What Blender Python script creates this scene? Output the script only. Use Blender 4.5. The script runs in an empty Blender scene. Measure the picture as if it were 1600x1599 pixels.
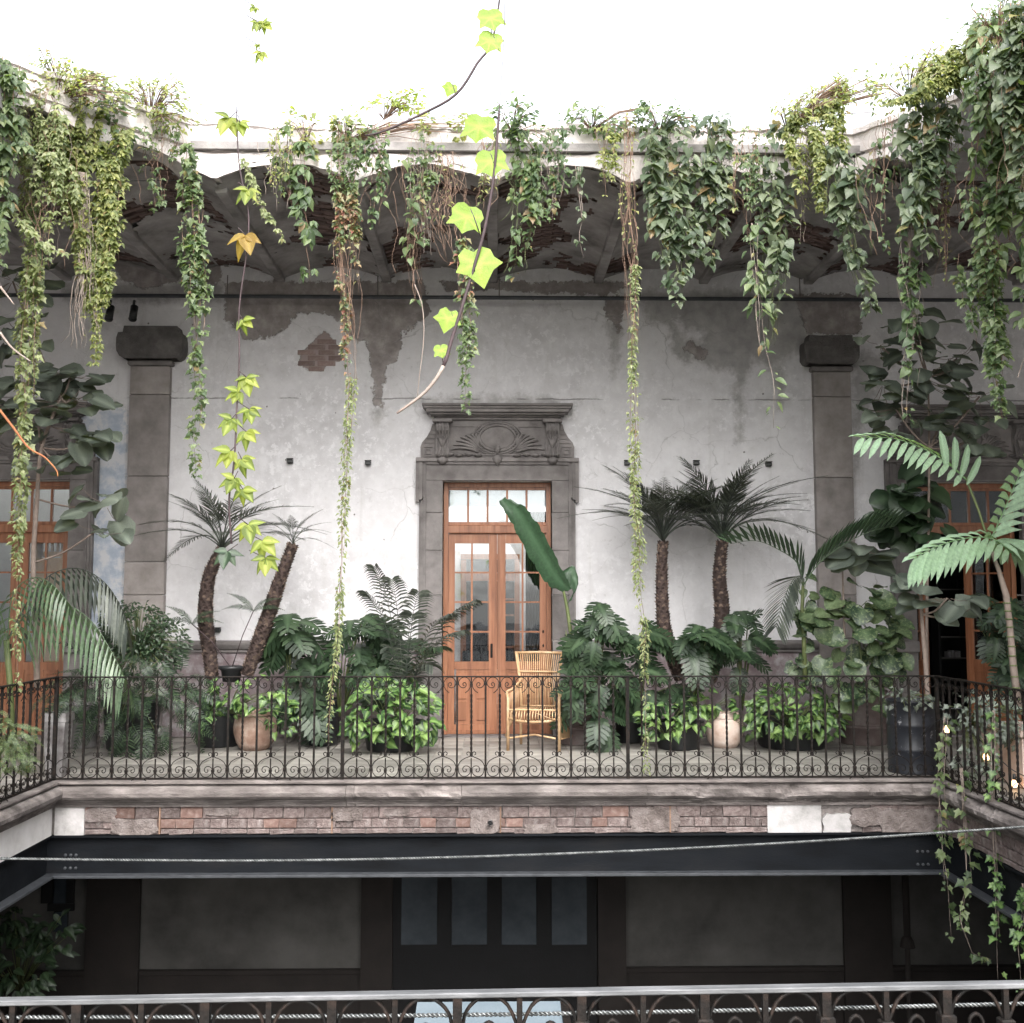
import bpy, math, random
import numpy as np
from mathutils import Vector, Matrix
random.seed(7); RNG = np.random.default_rng(7)
S = bpy.context.scene
COL = S.collection
PI = math.pi
rad = math.radians
# ------------------------------------------------------------------ camera, sky, light
F = 1660.0; PITCH = rad(4.82); YAW = rad(1.0); CAMZ = 1.7
cd = bpy.data.cameras.new('camera'); cam = bpy.data.objects.new('camera', cd); COL.objects.link(cam)
cam.location = (0, 0, CAMZ); cam.rotation_euler = (PI/2 + PITCH, 0, -YAW)
cd.sensor_width = 36; cd.lens = F/1600*36; cd.clip_end = 500; cd.clip_start = 0.05
S.camera = cam
RM = cam.rotation_euler.to_matrix()
def P(px, py, Y):
    "world point seen at photograph pixel (px, py), at distance Y down the courtyard"
    d = RM @ Vector(((px-800)/F, -(py-799.5)/F, -1)); s = Y/d.y
    return Vector((0, 0, CAMZ)) + d*s
def G(px, py, z=0.0):
    d = RM @ Vector(((px-800)/F, -(py-799.5)/F, -1)); s = (z-CAMZ)/d.z
    return Vector((0, 0, CAMZ)) + d*s
w = bpy.data.worlds.new('World'); S.world = w; w.use_nodes = True
wn = w.node_tree.nodes; wl = w.node_tree.links
sky = wn.new('ShaderNodeTexSky'); sky.sky_type = 'NISHITA'; sky.sun_disc = False
sky.sun_elevation = rad(46); sky.sun_rotation = rad(180-12); sky.dust_density = 4; sky.ozone_density = 1; sky.air_density = 1.5
hs = wn.new('ShaderNodeHueSaturation'); hs.inputs['Saturation'].default_value = 0.22
wl.new(sky.outputs[0], hs.inputs['Color']); wl.new(hs.outputs[0], wn['Background'].inputs[0])
wn['Background'].inputs[1].default_value = 0.15
sd = bpy.data.lights.new('sun', 'SUN'); sd.energy = 0.5; sd.angle = rad(60); sd.color = (1, .97, .92)
so = bpy.data.objects.new('sun', sd); COL.objects.link(so)
so.rotation_euler = (rad(90-46), 0, rad(-12)); so.location = (0, 0, 20)
S.view_settings.view_transform = 'Standard'; S.view_settings.look = 'None'
S.view_settings.gamma = 1; S.view_settings.exposure = 2.1; S.view_settings.use_curve_mapping = False
S.render.engine = 'CYCLES'
S.cycles.max_bounces = 8; S.cycles.diffuse_bounces = 5; S.cycles.transmission_bounces = 5; S.cycles.transparent_max_bounces = 8
# ------------------------------------------------------------------ materials
def new_mat(name):
    m = bpy.data.materials.new(name); m.use_nodes = True
    nt = m.node_tree; return m, nt.nodes, nt.links, nt.nodes['Principled BSDF']
def ramp(n, l, src, stops):
    r = n.new('ShaderNodeValToRGB'); e = r.color_ramp.elements
    while len(e) > 1: e.remove(e[-1])
    e[0].position = stops[0][0]; e[0].color = (*stops[0][1], 1)
    for p, c in stops[1:]:
        q = e.new(p); q.color = (*c, 1)
    l.new(src, r.inputs[0]); return r.outputs[0]
def coords(n, l, scale=(1, 1, 1), kind='Object'):
    t = n.new('ShaderNodeTexCoord'); mp = n.new('ShaderNodeMapping'); mp.inputs['Scale'].default_value = scale
    l.new(t.outputs[kind], mp.inputs[0]); return mp.outputs[0]
def noise(n, l, vec, sc, det=4, rough=.55):
    t = n.new('ShaderNodeTexNoise'); t.inputs['Scale'].default_value = sc; t.inputs['Detail'].default_value = det
    t.inputs['Roughness'].default_value = rough; l.new(vec, t.inputs['Vector']); return t.outputs[0]
def mth(n, l, op, a, b=None, clamp=False):
    t = n.new('ShaderNodeMath'); t.operation = op; t.use_clamp = clamp
    for i, v in enumerate((a, b)):
        if v is None: continue
        if isinstance(v, (int, float)): t.inputs[i].default_value = v
        else: l.new(v, t.inputs[i])
    return t.outputs[0]
def mixc(n, l, f, a, b, mode='MIX'):
    t = n.new('ShaderNodeMix'); t.data_type = 'RGBA'; t.blend_type = mode
    for k, v in ((0, f), (6, a), (7, b)):
        if isinstance(v, (int, float)): t.inputs[k].default_value = v
        elif isinstance(v, tuple): t.inputs[k].default_value = (*v, 1)
        else: l.new(v, t.inputs[k])
    return t.outputs[2]
def bump(n, l, b, h, s=.3, d=.01):
    t = n.new('ShaderNodeBump'); t.inputs['Strength'].default_value = s; t.inputs['Distance'].default_value = d
    l.new(h, t.inputs['Height']); l.new(t.outputs[0], b.inputs['Normal'])
def rnd(n, l):
    o = n.new('ShaderNodeObjectInfo'); g = n.new('ShaderNodeNewGeometry')
    a = mth(n, l, 'MULTIPLY', o.outputs['Random'], 7.31); a = mth(n, l, 'ADD', a, g.outputs['Random Per Island'])
    return mth(n, l, 'FRACT', a)
def rough_mat(name, cols, sc=6, rough=.85, bs=.3, bd=.01, stretch=(1, 1, 1), var=.0, metallic=0, det=8, fine=60):
    m, n, l, b = new_mat(name)
    v = coords(n, l, stretch); f = noise(n, l, v, sc, det, .62)
    c = ramp(n, l, f, [(.3 + .4*i/max(1, len(cols)-1), x) for i, x in enumerate(cols)])
    if var:
        r = rnd(n, l); c = mixc(n, l, 1.0, c, ramp(n, l, r, [(0, (1-var,)*3), (1, (1+var*.4,)*3)]), 'MULTIPLY')
    l.new(c, b.inputs['Base Color']); b.inputs['Roughness'].default_value = rough; b.inputs['Metallic'].default_value = metallic
    h = mth(n, l, 'ADD', f, mth(n, l, 'MULTIPLY', noise(n, l, v, fine, 3), .5))
    bump(n, l, b, h, bs, bd); return m
def leaf_mat(name, cols, rough=.42, trans=.3, vein=0, dead=False, mottle=None):
    m, n, l, b = new_mat(name)
    r = rnd(n, l); k = len(cols)
    st = [(.94*i/max(1, k-1), x) for i, x in enumerate(cols)]
    if dead: st += [(.965, cols[-1]), (.97, (.22, .21, .08)), (.99, (.20, .14, .07))]
    c = ramp(n, l, r, st)
    f = noise(n, l, coords(n, l), 35, 3)
    c = mixc(n, l, 1.0, c, ramp(n, l, f, [(.3, (.72, .72, .72)), (.7, (1.2, 1.2, 1.2))]), 'MULTIPLY')
    if mottle: c = mixc(n, l, ramp(n, l, noise(n, l, coords(n, l), 5, 6, .7), [(.52, (0, 0, 0)), (.58, (.8, .8, .8))]), c, mottle)
    if vein:
        at = n.new('ShaderNodeAttribute'); at.attribute_name = 'vein'
        c = mixc(n, l, mth(n, l, 'MULTIPLY', at.outputs['Fac'], vein), c, tuple(min(1, x*2.6+.03) for x in cols[-1]))
    l.new(c, b.inputs['Base Color']); b.inputs['Roughness'].default_value = rough
    b.inputs['Specular IOR Level'].default_value = .5
    bump(n, l, b, noise(n, l, coords(n, l), 22, 2), .25, .01)
    tr = n.new('ShaderNodeBsdfTranslucent')
    l.new(mixc(n, l, 1.0, c, (1.7, 1.9, .55), 'MULTIPLY'), tr.inputs[0])
    mx = n.new('ShaderNodeMixShader'); mx.inputs[0].default_value = trans
    l.new(b.outputs[0], mx.inputs[1]); l.new(tr.outputs[0], mx.inputs[2])
    l.new(mx.outputs[0], n['Material Output'].inputs[0]); return m

def wall_mat():
    m, n, l, b = new_mat('old_plaster')
    v = coords(n, l)
    big = noise(n, l, v, .9, 8, .6); mid = noise(n, l, v, 5, 10, .65); fine = noise(n, l, v, 40, 5, .6)
    streak = noise(n, l, coords(n, l, (5, 1, .45)), 1.6, 6, .6)
    base = ramp(n, l, big, [(.3, (.50, .488, .505)), (.5, (.60, .587, .605)), (.72, (.68, .667, .685))])
    base = mixc(n, l, ramp(n, l, mid, [(.44, (0, 0, 0)), (.64, (.6, .6, .6))]), base, (.72, .71, .73))
    base = mixc(n, l, ramp(n, l, mid, [(.26, (.7, .7, .7)), (.4, (0, 0, 0))]), base, (.52, .50, .505))
    base = mixc(n, l, ramp(n, l, streak, [(.28, (.5, .5, .5)), (.42, (0, 0, 0))]), base, (.50, .485, .485))
    base = mixc(n, l, ramp(n, l, streak, [(.62, (0, 0, 0)), (.75, (.55, .55, .55))]), base, (.70, .69, .71))
    flake = noise(n, l, v, 11, 9, .72)
    base = mixc(n, l, mth(n, l, 'MULTIPLY', ramp(n, l, flake, [(.555, (0, 0, 0)), (.575, (.65, .65, .65))]), ramp(n, l, big, [(.40, (1, 1, 1)), (.6, (.15, .15, .15))])), base, (.76, .75, .77))
    base = mixc(n, l, mth(n, l, 'MULTIPLY', ramp(n, l, flake, [(.36, (.6, .6, .6)), (.385, (0, 0, 0))]), ramp(n, l, mid, [(.45, (1, 1, 1)), (.6, (.1, .1, .1))])), base, (.47, .455, .46))
    # small pits and nail holes
    vo = n.new('ShaderNodeTexVoronoi'); vo.inputs['Scale'].default_value = 3.2; l.new(v, vo.inputs['Vector'])
    pit = ramp(n, l, mth(n, l, 'ADD', vo.outputs['Distance'], mth(n, l, 'MULTIPLY', fine, .05)), [(.055, (1, 1, 1)), (.075, (0, 0, 0))])
    base = mixc(n, l, pit, base, (.22, .20, .20))
    def att(nm):
        a = n.new('ShaderNodeAttribute'); a.attribute_name = nm; return a.outputs['Fac']
    jag = mth(n, l, 'ADD', mth(n, l, 'MULTIPLY', mth(n, l, 'SUBTRACT', noise(n, l, v, 9, 8, .7), .5), .16),
              mth(n, l, 'MULTIPLY', mth(n, l, 'SUBTRACT', fine, .5), .05))
    def mask(nm, lo=-.004, hi=.008, amp=1.0):
        s = mth(n, l, 'ADD', att(nm), mth(n, l, 'MULTIPLY', jag, amp))
        mr = n.new('ShaderNodeMapRange'); mr.inputs[1].default_value = lo; mr.inputs[2].default_value = hi
        l.new(s, mr.inputs[0]); return mr.outputs[0]
    blue = mask('blue', -.01, .03, 2.5)
    base = mixc(n, l, mth(n, l, 'MULTIPLY', blue, .8), base, ramp(n, l, mid, [(.30, (.27, .33, .44)), (.44, (.34, .40, .50)), (.50, (.42, .47, .55)), (.56, (.56, .57, .60))]))
    stain = mask('stain', -.06, .05, 2.2)
    base = mixc(n, l, mth(n, l, 'MULTIPLY', stain, .8), base, ramp(n, l, mid, [(.35, (.24, .23, .23)), (.65, (.40, .385, .38))]))
    lowp = mask('dado', -.01, .01, .15)
    dadoc = ramp(n, l, mid, [(.36, (.17, .125, .135)), (.5, (.24, .195, .205)), (.62, (.36, .335, .345))])
    base = mixc(n, l, lowp, base, dadoc)
    peel = mask('peel', -.004, .008, 1.6)
    base = mixc(n, l, peel, base, ramp(n, l, mid, [(.3, (.19, .17, .165)), (.5, (.29, .26, .255)), (.66, (.42, .385, .375))]))
    brick = mask('brick')
    base = mixc(n, l, brick, base, (.31, .25, .24))
    sep = n.new('ShaderNodeSeparateXYZ'); l.new(v, sep.inputs[0])
    zz = mth(n, l, 'ADD', sep.outputs[2], mth(n, l, 'MULTIPLY', mid, .05))
    d = mth(n, l, 'ABSOLUTE', mth(n, l, 'SUBTRACT', zz, 4.335))
    crk = mth(n, l, 'MULTIPLY', ramp(n, l, d, [(.004, (1, 1, 1)), (.012, (0, 0, 0))]), ramp(n, l, noise(n, l, coords(n, l, (1, 1, 1)), 2.2, 4), [(.47, (0, 0, 0)), (.55, (.8, .8, .8))]))
    base = mixc(n, l, crk, base, (.2, .19, .19))
    # a web of hairline cracks
    vc = n.new('ShaderNodeTexVoronoi'); vc.feature = 'DISTANCE_TO_EDGE'; vc.inputs['Scale'].default_value = .85
    wv = n.new('ShaderNodeVectorMath'); wv.operation = 'ADD'; l.new(v, wv.inputs[0])
    nz = n.new('ShaderNodeTexNoise'); nz.inputs['Scale'].default_value = 3; nz.inputs['Detail'].default_value = 6; l.new(v, nz.inputs['Vector']); 
    ws = n.new('ShaderNodeVectorMath'); ws.operation = 'SCALE'; ws.inputs['Scale'].default_value = .35; l.new(nz.outputs['Color'], ws.inputs[0]); l.new(ws.outputs[0], wv.inputs[1])
    l.new(wv.outputs[0], vc.inputs['Vector'])
    hair = mth(n, l, 'MULTIPLY', ramp(n, l, vc.outputs['Distance'], [(.0015, (1, 1, 1)), (.005, (0, 0, 0))]), ramp(n, l, big, [(.45, (0, 0, 0)), (.6, (.55, .55, .55))]))
    base = mixc(n, l, hair, base, (.3, .29, .29))
    l.new(base, b.inputs['Base Color']); b.inputs['Roughness'].default_value = .88
    h = mth(n, l, 'ADD', mth(n, l, 'MULTIPLY', mid, .35), mth(n, l, 'MULTIPLY', fine, .12))
    h = mth(n, l, 'SUBTRACT', h, mth(n, l, 'MULTIPLY', mth(n, l, 'MAXIMUM', peel, brick), 1.0))
    h = mth(n, l, 'SUBTRACT', h, mth(n, l, 'MULTIPLY', mth(n, l, 'MAXIMUM', pit, mth(n, l, 'MAXIMUM', crk, hair)), .5))
    bump(n, l, b, h, .7, .02); return m

M = {}
M['wall'] = wall_mat()
M['room_grey'] = rough_mat('room_grey', [(.30, .29, .275), (.38, .37, .35)], 2)
M['pale_plaster'] = rough_mat('pale_plaster', [(.5, .48, .47), (.66, .64, .63), (.76, .74, .74)], 3)
M['parapet'] = rough_mat('parapet_plaster', [(.40, .36, .35), (.60, .55, .54), (.72, .68, .67)], 4, bs=.5, bd=.02)
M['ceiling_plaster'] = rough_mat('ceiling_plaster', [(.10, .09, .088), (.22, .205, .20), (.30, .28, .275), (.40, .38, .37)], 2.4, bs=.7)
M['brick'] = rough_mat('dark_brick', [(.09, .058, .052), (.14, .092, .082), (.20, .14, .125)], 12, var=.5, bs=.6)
M['brick_red'] = rough_mat('red_brick', [(.19, .13, .115), (.25, .18, .165), (.31, .25, .235)], 14, var=.3, bs=.6)
M['brick_red_band'] = rough_mat('red_band_brick', [(.13, .075, .062), (.20, .125, .105), (.28, .21, .19)], 14, var=.3, bs=.8, stretch=(.2, 1, 1))
M['brick_grey'] = rough_mat('plastered_brick', [(.10, .072, .066), (.19, .148, .14), (.29, .25, .24)], 12, var=.35, bs=1.0, bd=.02, stretch=(.2, 1, 1))
M['render_old'] = rough_mat('old_render', [(.10, .08, .073), (.19, .158, .148), (.28, .245, .235)], 9, bs=1.0, bd=.03)
M['mortar'] = rough_mat('mortar', [(.16, .14, .13), (.30, .27, .26)], 20, bs=.8, bd=.02)
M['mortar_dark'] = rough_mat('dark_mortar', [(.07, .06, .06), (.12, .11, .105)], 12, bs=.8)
M['stone'] = rough_mat('brown_stone', [(.12, .108, .105), (.18, .165, .162), (.235, .215, .21)], 5, bs=.35, var=.22)
M['stone_light'] = rough_mat('pale_brown_stone', [(.21, .19, .18), (.30, .27, .26), (.38, .345, .335)], 4, bs=.35, var=.25)
M['stone_dark'] = rough_mat('dark_stone', [(.065, .06, .058), (.10, .092, .09), (.15, .14, .135)], 7, bs=.8, bd=.03)
M['cornice'] = rough_mat('worn_cornice', [(.075, .064, .06), (.17, .148, .14), (.31, .275, .262)], 5, bs=.8, bd=.02, stretch=(.6, 1, 2.2), var=.2)
M['steel'] = rough_mat('dark_blue_steel', [(.003, .0035, .0045), (.0065, .008, .0105), (.012, .0125, .014)], 2.5, .7, .4, stretch=(.5, 1, 2))
M['steel_edge'] = rough_mat('steel_edge', [(.03, .033, .038), (.065, .07, .078)], 9, .5, .2)
M['iron'] = rough_mat('black_iron', [(.006, .006, .006), (.012, .010, .009), (.03, .02, .016)], 30, .55, .3, metallic=.3)
for _k in ('steel', 'iron'): M[_k].node_tree.nodes['Principled BSDF'].inputs['Specular IOR Level'].default_value = .15
M['iron'].node_tree.nodes['Principled BSDF'].inputs['Metallic'].default_value = 0
M['handrail'] = rough_mat('worn_skylit_handrail', [(.06, .062, .066), (.11, .113, .118), (.21, .21, .22)], 14, .55, .2, metallic=.1, stretch=(.5, 3, 3))  # worn metal, lightened to paint in the sky its top faces
M['wood'] = rough_mat('orange_wood', [(.17, .062, .030), (.27, .108, .052), (.34, .155, .085)], 2.2, .42, .15, stretch=(9, 9, .7), var=.18)
M['wood_pale'] = rough_mat('pale_wood', [(.40, .22, .10), (.52, .32, .17)], 2.5, .5, .15, stretch=(9, 9, .7))
M['rattan'] = rough_mat('rattan', [(.34, .20, .10), (.48, .31, .17), (.58, .41, .26)], 9, .45, .2, var=.2)
M['tile'] = rough_mat('floor_tile', [(.20, .19, .17), (.29, .275, .25), (.36, .34, .315)], 2, .5, .15, var=.4)
M['tile_ground'] = rough_mat('floor_bed', [(.25, .24, .22), (.34, .32, .3)], 5)
M['dark_floor'] = rough_mat('dark_floor', [(.05, .045, .042), (.08, .07, .065)], 4, .7)
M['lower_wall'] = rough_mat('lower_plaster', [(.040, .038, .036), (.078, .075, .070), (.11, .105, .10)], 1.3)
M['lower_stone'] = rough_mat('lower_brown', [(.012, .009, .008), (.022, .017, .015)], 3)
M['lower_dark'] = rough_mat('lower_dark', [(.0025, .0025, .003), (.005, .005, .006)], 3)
M['lower_glass'] = rough_mat('blue_grey_glass', [(.02, .026, .033), (.055, .068, .080)], 1.2, .25, .05)  # opaque pane colour mottled between dark and lighter blue-grey
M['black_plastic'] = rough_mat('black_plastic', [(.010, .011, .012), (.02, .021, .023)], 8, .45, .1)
M['terracotta'] = rough_mat('old_terracotta', [(.16, .09, .065), (.26, .17, .13), (.42, .35, .30)], 6, .8, .4)
M['pink_pot'] = rough_mat('pink_clay', [(.42, .29, .23), (.55, .43, .37), (.62, .53, .48)], 8, .75, .3)
M['barrel'] = rough_mat('rusty_barrel', [(.085, .06, .055), (.14, .105, .10), (.22, .19, .185)], 5, .7, .3)
M['concrete'] = rough_mat('stained_concrete', [(.07, .06, .06), (.19, .18, .18), (.34, .33, .33)], 5, .85, .4)
M['soil'] = rough_mat('soil', [(.02, .015, .012), (.05, .038, .03)], 25, .95, 1)
M['trunk'] = rough_mat('palm_trunk', [(.028, .018, .016), (.06, .038, .032)], 18, .9, .8, var=.3)
M['scar'] = rough_mat('leaf_scar', [(.13, .09, .07), (.26, .19, .15)], 20, .9, .4, var=.4)
M['bark'] = rough_mat('pale_bark', [(.16, .12, .10), (.26, .21, .18)], 12, .85, .4)
M['stem_green'] = rough_mat('green_stem', [(.07, .10, .03), (.13, .15, .06)], 12, .6, .2)
M['stem_brown'] = rough_mat('brown_stem', [(.15, .09, .06), (.28, .18, .13)], 12, .8, .3, var=.3)
M['stem_pale'] = rough_mat('pale_stem', [(.20, .15, .12), (.32, .27, .24)], 12, .8, .3)
M['stem_dark'] = rough_mat('dark_stem', [(.03, .018, .02), (.07, .045, .05)], 12, .7, .2)
M['cable'] = rough_mat('steel_cable', [(.05, .055, .055), (.3, .31, .31)], 30, .35, .3, metallic=.7)
M['white_paint'] = rough_mat('white_paint', [(.26, .25, .24), (.42, .405, .40), (.52, .50, .50), (.58, .565, .565)], 5, bs=.5, bd=.01)
M['pale_blue'] = rough_mat('pale_blue_cloth', [(.13, .17, .20), (.17, .21, .24)], 3)
def drum_mat():
    m, n, l, b = new_mat('painted_drum'); v = coords(n, l)
    f = noise(n, l, v, 11, 8, .7); g = noise(n, l, v, 2.2, 2)
    k = mth(n, l, 'MULTIPLY', ramp(n, l, f, [(.60, (0, 0, 0)), (.63, (1, 1, 1))]), ramp(n, l, g, [(.45, (0, 0, 0)), (.55, (1, 1, 1))]))
    l.new(mixc(n, l, k, (.014, .016, .022), (.32, .32, .34)), b.inputs['Base Color']); b.inputs['Roughness'].default_value = .5
    bump(n, l, b, f, .3, .005); return m
M['drum'] = drum_mat()
def glass_mat():
    m, n, l, b = new_mat('window_glass')
    t = n.new('ShaderNodeBsdfTransparent'); t.inputs[0].default_value = (.93, .96, .97, 1)
    g = n.new('ShaderNodeBsdfGlossy'); g.inputs['Roughness'].default_value = .03; g.inputs[0].default_value = (.9, .95, 1, 1)
    fr = n.new('ShaderNodeFresnel'); fr.inputs[0].default_value = 1.6
    k = mth(n, l, 'ADD', fr.outputs[0], .03, True)
    bp = n.new('ShaderNodeBump'); bp.inputs['Strength'].default_value = .08; bp.inputs['Distance'].default_value = .02
    l.new(noise(n, l, coords(n, l), 3, 2), bp.inputs['Height']); l.new(bp.outputs[0], g.inputs['Normal'])
    mx = n.new('ShaderNodeMixShader'); l.new(k, mx.inputs[0]); l.new(t.outputs[0], mx.inputs[1]); l.new(g.outputs[0], mx.inputs[2])
    l.new(mx.outputs[0], n['Material Output'].inputs[0]); return m
M['glass'] = glass_mat()
m_, n_, l_, b_ = new_mat('bulb_glow'); b_.inputs['Base Color'].default_value = (1, .8, .5, 1)
b_.inputs['Emission Color'].default_value = (1, .58, .28, 1); b_.inputs['Emission Strength'].default_value = 1.6; M['glow'] = m_
L = {}
L['yellowgreen'] = leaf_mat('yellow_green_leaf', [(.09, .12, .045), (.16, .19, .07), (.24, .26, .10), (.34, .34, .14)], .5, .42, 0, True)
L['midgreen'] = leaf_mat('mid_green_leaf', [(.045, .075, .035), (.075, .12, .05), (.13, .18, .07)], .45, .32, 0, True)
L['ivygreen'] = leaf_mat('ivy_green_leaf', [(.055, .09, .042), (.10, .145, .065), (.19, .235, .115)], .44, .38, 0, True)
L['palegreen'] = leaf_mat('pale_green_leaf', [(.12, .15, .065), (.20, .235, .11), (.31, .33, .18)], .5, .38, 0, True)
L['heart'] = leaf_mat('blue_green_leaf', [(.048, .074, .042), (.09, .122, .072), (.17, .20, .125)], .42, .33, 0, True)
L['redleaf'] = leaf_mat('reddish_leaf', [(.20, .07, .055), (.24, .14, .08), (.22, .19, .10), (.20, .20, .10)], .5, .3)
L['dark'] = leaf_mat('dark_glossy_leaf', [(.010, .022, .010), (.017, .036, .016), (.034, .060, .027)], .42, .06, .3)
L['fern'] = leaf_mat('fern_leaf', [(.010, .022, .012), (.022, .042, .022), (.055, .09, .045)], .42, .15)
L['palm'] = leaf_mat('dark_palm_leaf', [(.03, .038, .032), (.055, .066, .054), (.10, .112, .092)], .48, .12)
L['kentia'] = leaf_mat('pale_palm_leaf', [(.09, .14, .085), (.14, .20, .12)], .33, .25)
L['light_palm'] = leaf_mat('mint_palm_leaf', [(.20, .29, .20), (.26, .37, .26)], .45, .28, .2)
L['pothos'] = leaf_mat('pothos_leaf', [(.018, .045, .016), (.032, .075, .024), (.055, .115, .034), (.085, .155, .045), (.17, .26, .08)], .36, .22, .3)
L['bright'] = leaf_mat('bright_backlit_leaf', [(.22, .34, .04), (.27, .39, .06)], .45, .5, .3)
L['creeper'] = leaf_mat('bright_creeper_leaf', [(.10, .14, .025), (.17, .22, .035), (.25, .28, .05)], .45, .45, .3)
L['gold'] = leaf_mat('golden_creeper_leaf', [(.24, .15, .03), (.32, .22, .045)], .45, .5, .2)
L['grey'] = leaf_mat('grey_green_leaf', [(.06, .075, .062), (.10, .12, .10), (.16, .185, .155)], .45, .18, .3)
L['banana'] = leaf_mat('banana_leaf', [(.028, .062, .032), (.035, .075, .038)], .38, .2, .35)
L['vari'] = leaf_mat('marbled_leaf', [(.012, .03, .015), (.025, .05, .025), (.05, .085, .04), (.10, .14, .07)], .36, .15, .25, mottle=(.17, .21, .11))
# ------------------------------------------------------------------ mesh building
WL = {}
def thing(name, label, cat, loc=(0, 0, 0), group=None, kind=None):
    o = bpy.data.objects.new(name, None); o.empty_display_size = .1; COL.objects.link(o); o.location = loc; WL[o] = Vector(loc)
    tag(o, label, cat, group, kind); return o
def tag(o, label=None, cat=None, group=None, kind=None):
    if label: o['label'] = label
    if cat: o['category'] = cat
    if group: o['group'] = group
    if kind: o['kind'] = kind
    return o
def link(name, me, parent=None, kind=None):
    o = bpy.data.objects.new(name, me); COL.objects.link(o)
    if parent is not None:
        o.parent = parent; pw = WL[parent]; o.location = -pw
    WL[o] = Vector((0, 0, 0))
    if kind: o['kind'] = kind
    return o
def mesh_np(name, V, loops, starts, mat, smooth=False, attrs=None):
    me = bpy.data.meshes.new(name)
    V = np.asarray(V, np.float32); loops = np.asarray(loops, np.int32); starts = np.asarray(starts, np.int32)
    me.vertices.add(len(V)); me.vertices.foreach_set('co', V.ravel())
    me.loops.add(len(loops)); me.loops.foreach_set('vertex_index', loops)
    me.polygons.add(len(starts)); me.polygons.foreach_set('loop_start', starts)
    tot = np.diff(np.append(starts, len(loops))).astype(np.int32); me.polygons.foreach_set('loop_total', tot)
    if smooth: me.polygons.foreach_set('use_smooth', np.ones(len(starts), bool))
    me.update(calc_edges=True); me.materials.append(mat)
    for k, a in (attrs or {}).items():
        at = me.attributes.new(k, 'FLOAT', 'POINT'); at.data.foreach_set('value', np.asarray(a, np.float32))
    return me
class MB:
    def __init__(s): s.v = []; s.f = []; s.a = {}
    def add(s, V, Fs, T=None):
        b = len(s.v)
        for p in V:
            p = Vector(p); s.v.append(tuple(T @ p) if T is not None else tuple(p))
        for f in Fs: s.f.append([i+b for i in f])
        return s
    def box(s, x0, x1, y0, y1, z0, z1, T=None, bev=0):
        if x1 < x0: x0, x1 = x1, x0
        if y1 < y0: y0, y1 = y1, y0
        if z1 < z0: z0, z1 = z1, z0
        if bev:
            # bevelled box: three inset rings
            V = []; k = min(bev, (x1-x0)/3, (y1-y0)/3, (z1-z0)/3)
            for z, i in ((z0, k), (z0+k, 0), (z1-k, 0), (z1, k)):
                V += [(x0+i, y0+i, z), (x1-i, y0+i, z), (x1-i, y1-i, z), (x0+i, y1-i, z)]
            Fs = [(3, 2, 1, 0), (12, 13, 14, 15)]
            for r in range(3):
                for q in range(4):
                    a = r*4+q; c = r*4+(q+1) % 4; Fs.append((a, c, c+4, a+4))
            return s.add(V, Fs, T)
        V = [(x0, y0, z0), (x1, y0, z0), (x1, y1, z0), (x0, y1, z0), (x0, y0, z1), (x1, y0, z1), (x1, y1, z1), (x0, y1, z1)]
        return s.add(V, [(3, 2, 1, 0), (4, 5, 6, 7), (0, 1, 5, 4), (1, 2, 6, 5), (2, 3, 7, 6), (3, 0, 4, 7)], T)
    def tube(s, pts, r, n=6, T=None, twist=0, cap=True):
        pts = [Vector(p) for p in pts]; N = len(pts)
        if N < 2: return s
        R = r if hasattr(r, '__len__') else [r]*N
        V = []; ref = Vector((0, 0, 1)); t0 = (pts[1]-pts[0]).normalized()
        if abs(t0.z) > .9: ref = Vector((0, 1, 0))
        a = ref.cross(t0).normalized()
        for i, p in enumerate(pts):
            t = (pts[min(N-1, i+1)]-pts[max(0, i-1)])
            t = t.normalized() if t.length > 1e-9 else t0
            a = (a - t*a.dot(t)); a = a.normalized() if a.length > 1e-6 else ref.cross(t).normalized()
            b = t.cross(a)
            for k in range(n):
                q = 2*PI*k/n + twist*i + PI/4
                V.append(p + (a*math.cos(q)+b*math.sin(q))*R[i])
        Fs = [(i*n+k, i*n+(k+1) % n, (i+1)*n+(k+1) % n, (i+1)*n+k) for i in range(N-1) for k in range(n)]
        if cap: Fs += [tuple(range(n))[::-1], tuple((N-1)*n+k for k in range(n))]
        return s.add(V, Fs, T)
    def lathe(s, prof, c=(0, 0, 0), n=28, T=None, wob=0):
        V = []; Fs = []; c = Vector(c)
        for i, (r, z) in enumerate(prof):
            for k in range(n):
                q = 2*PI*k/n; rr = r*(1+wob*math.sin(3*q+z*5))
                V.append(c+Vector((rr*math.cos(q), rr*math.sin(q), z)))
        for i in range(len(prof)-1):
            for k in range(n): Fs.append((i*n+k, i*n+(k+1) % n, (i+1)*n+(k+1) % n, (i+1)*n+k))
        return s.add(V, Fs, T)
    def prism(s, poly, y0, y1, T=None):
        "outline in x,z extruded along y"
        n = len(poly); V = [(x, y0, z) for x, z in poly]+[(x, y1, z) for x, z in poly]
        return s.add(V, [tuple(range(n)), tuple(range(2*n-1, n-1, -1))]+[(k, k+n, (k+1) % n+n, (k+1) % n) for k in range(n)], T)
    def mesh(s, name, mat, smooth=False):
        me = bpy.data.meshes.new(name); me.from_pydata(s.v, [], s.f)
        me.materials.append(mat)
        if smooth: me.polygons.foreach_set('use_smooth', np.ones(len(me.polygons), bool))
        me.update(); return me
    def build(s, name, mat, parent=None, smooth=False, kind=None):
        return link(name, s.mesh(name, mat, smooth), parent, kind)
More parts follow.
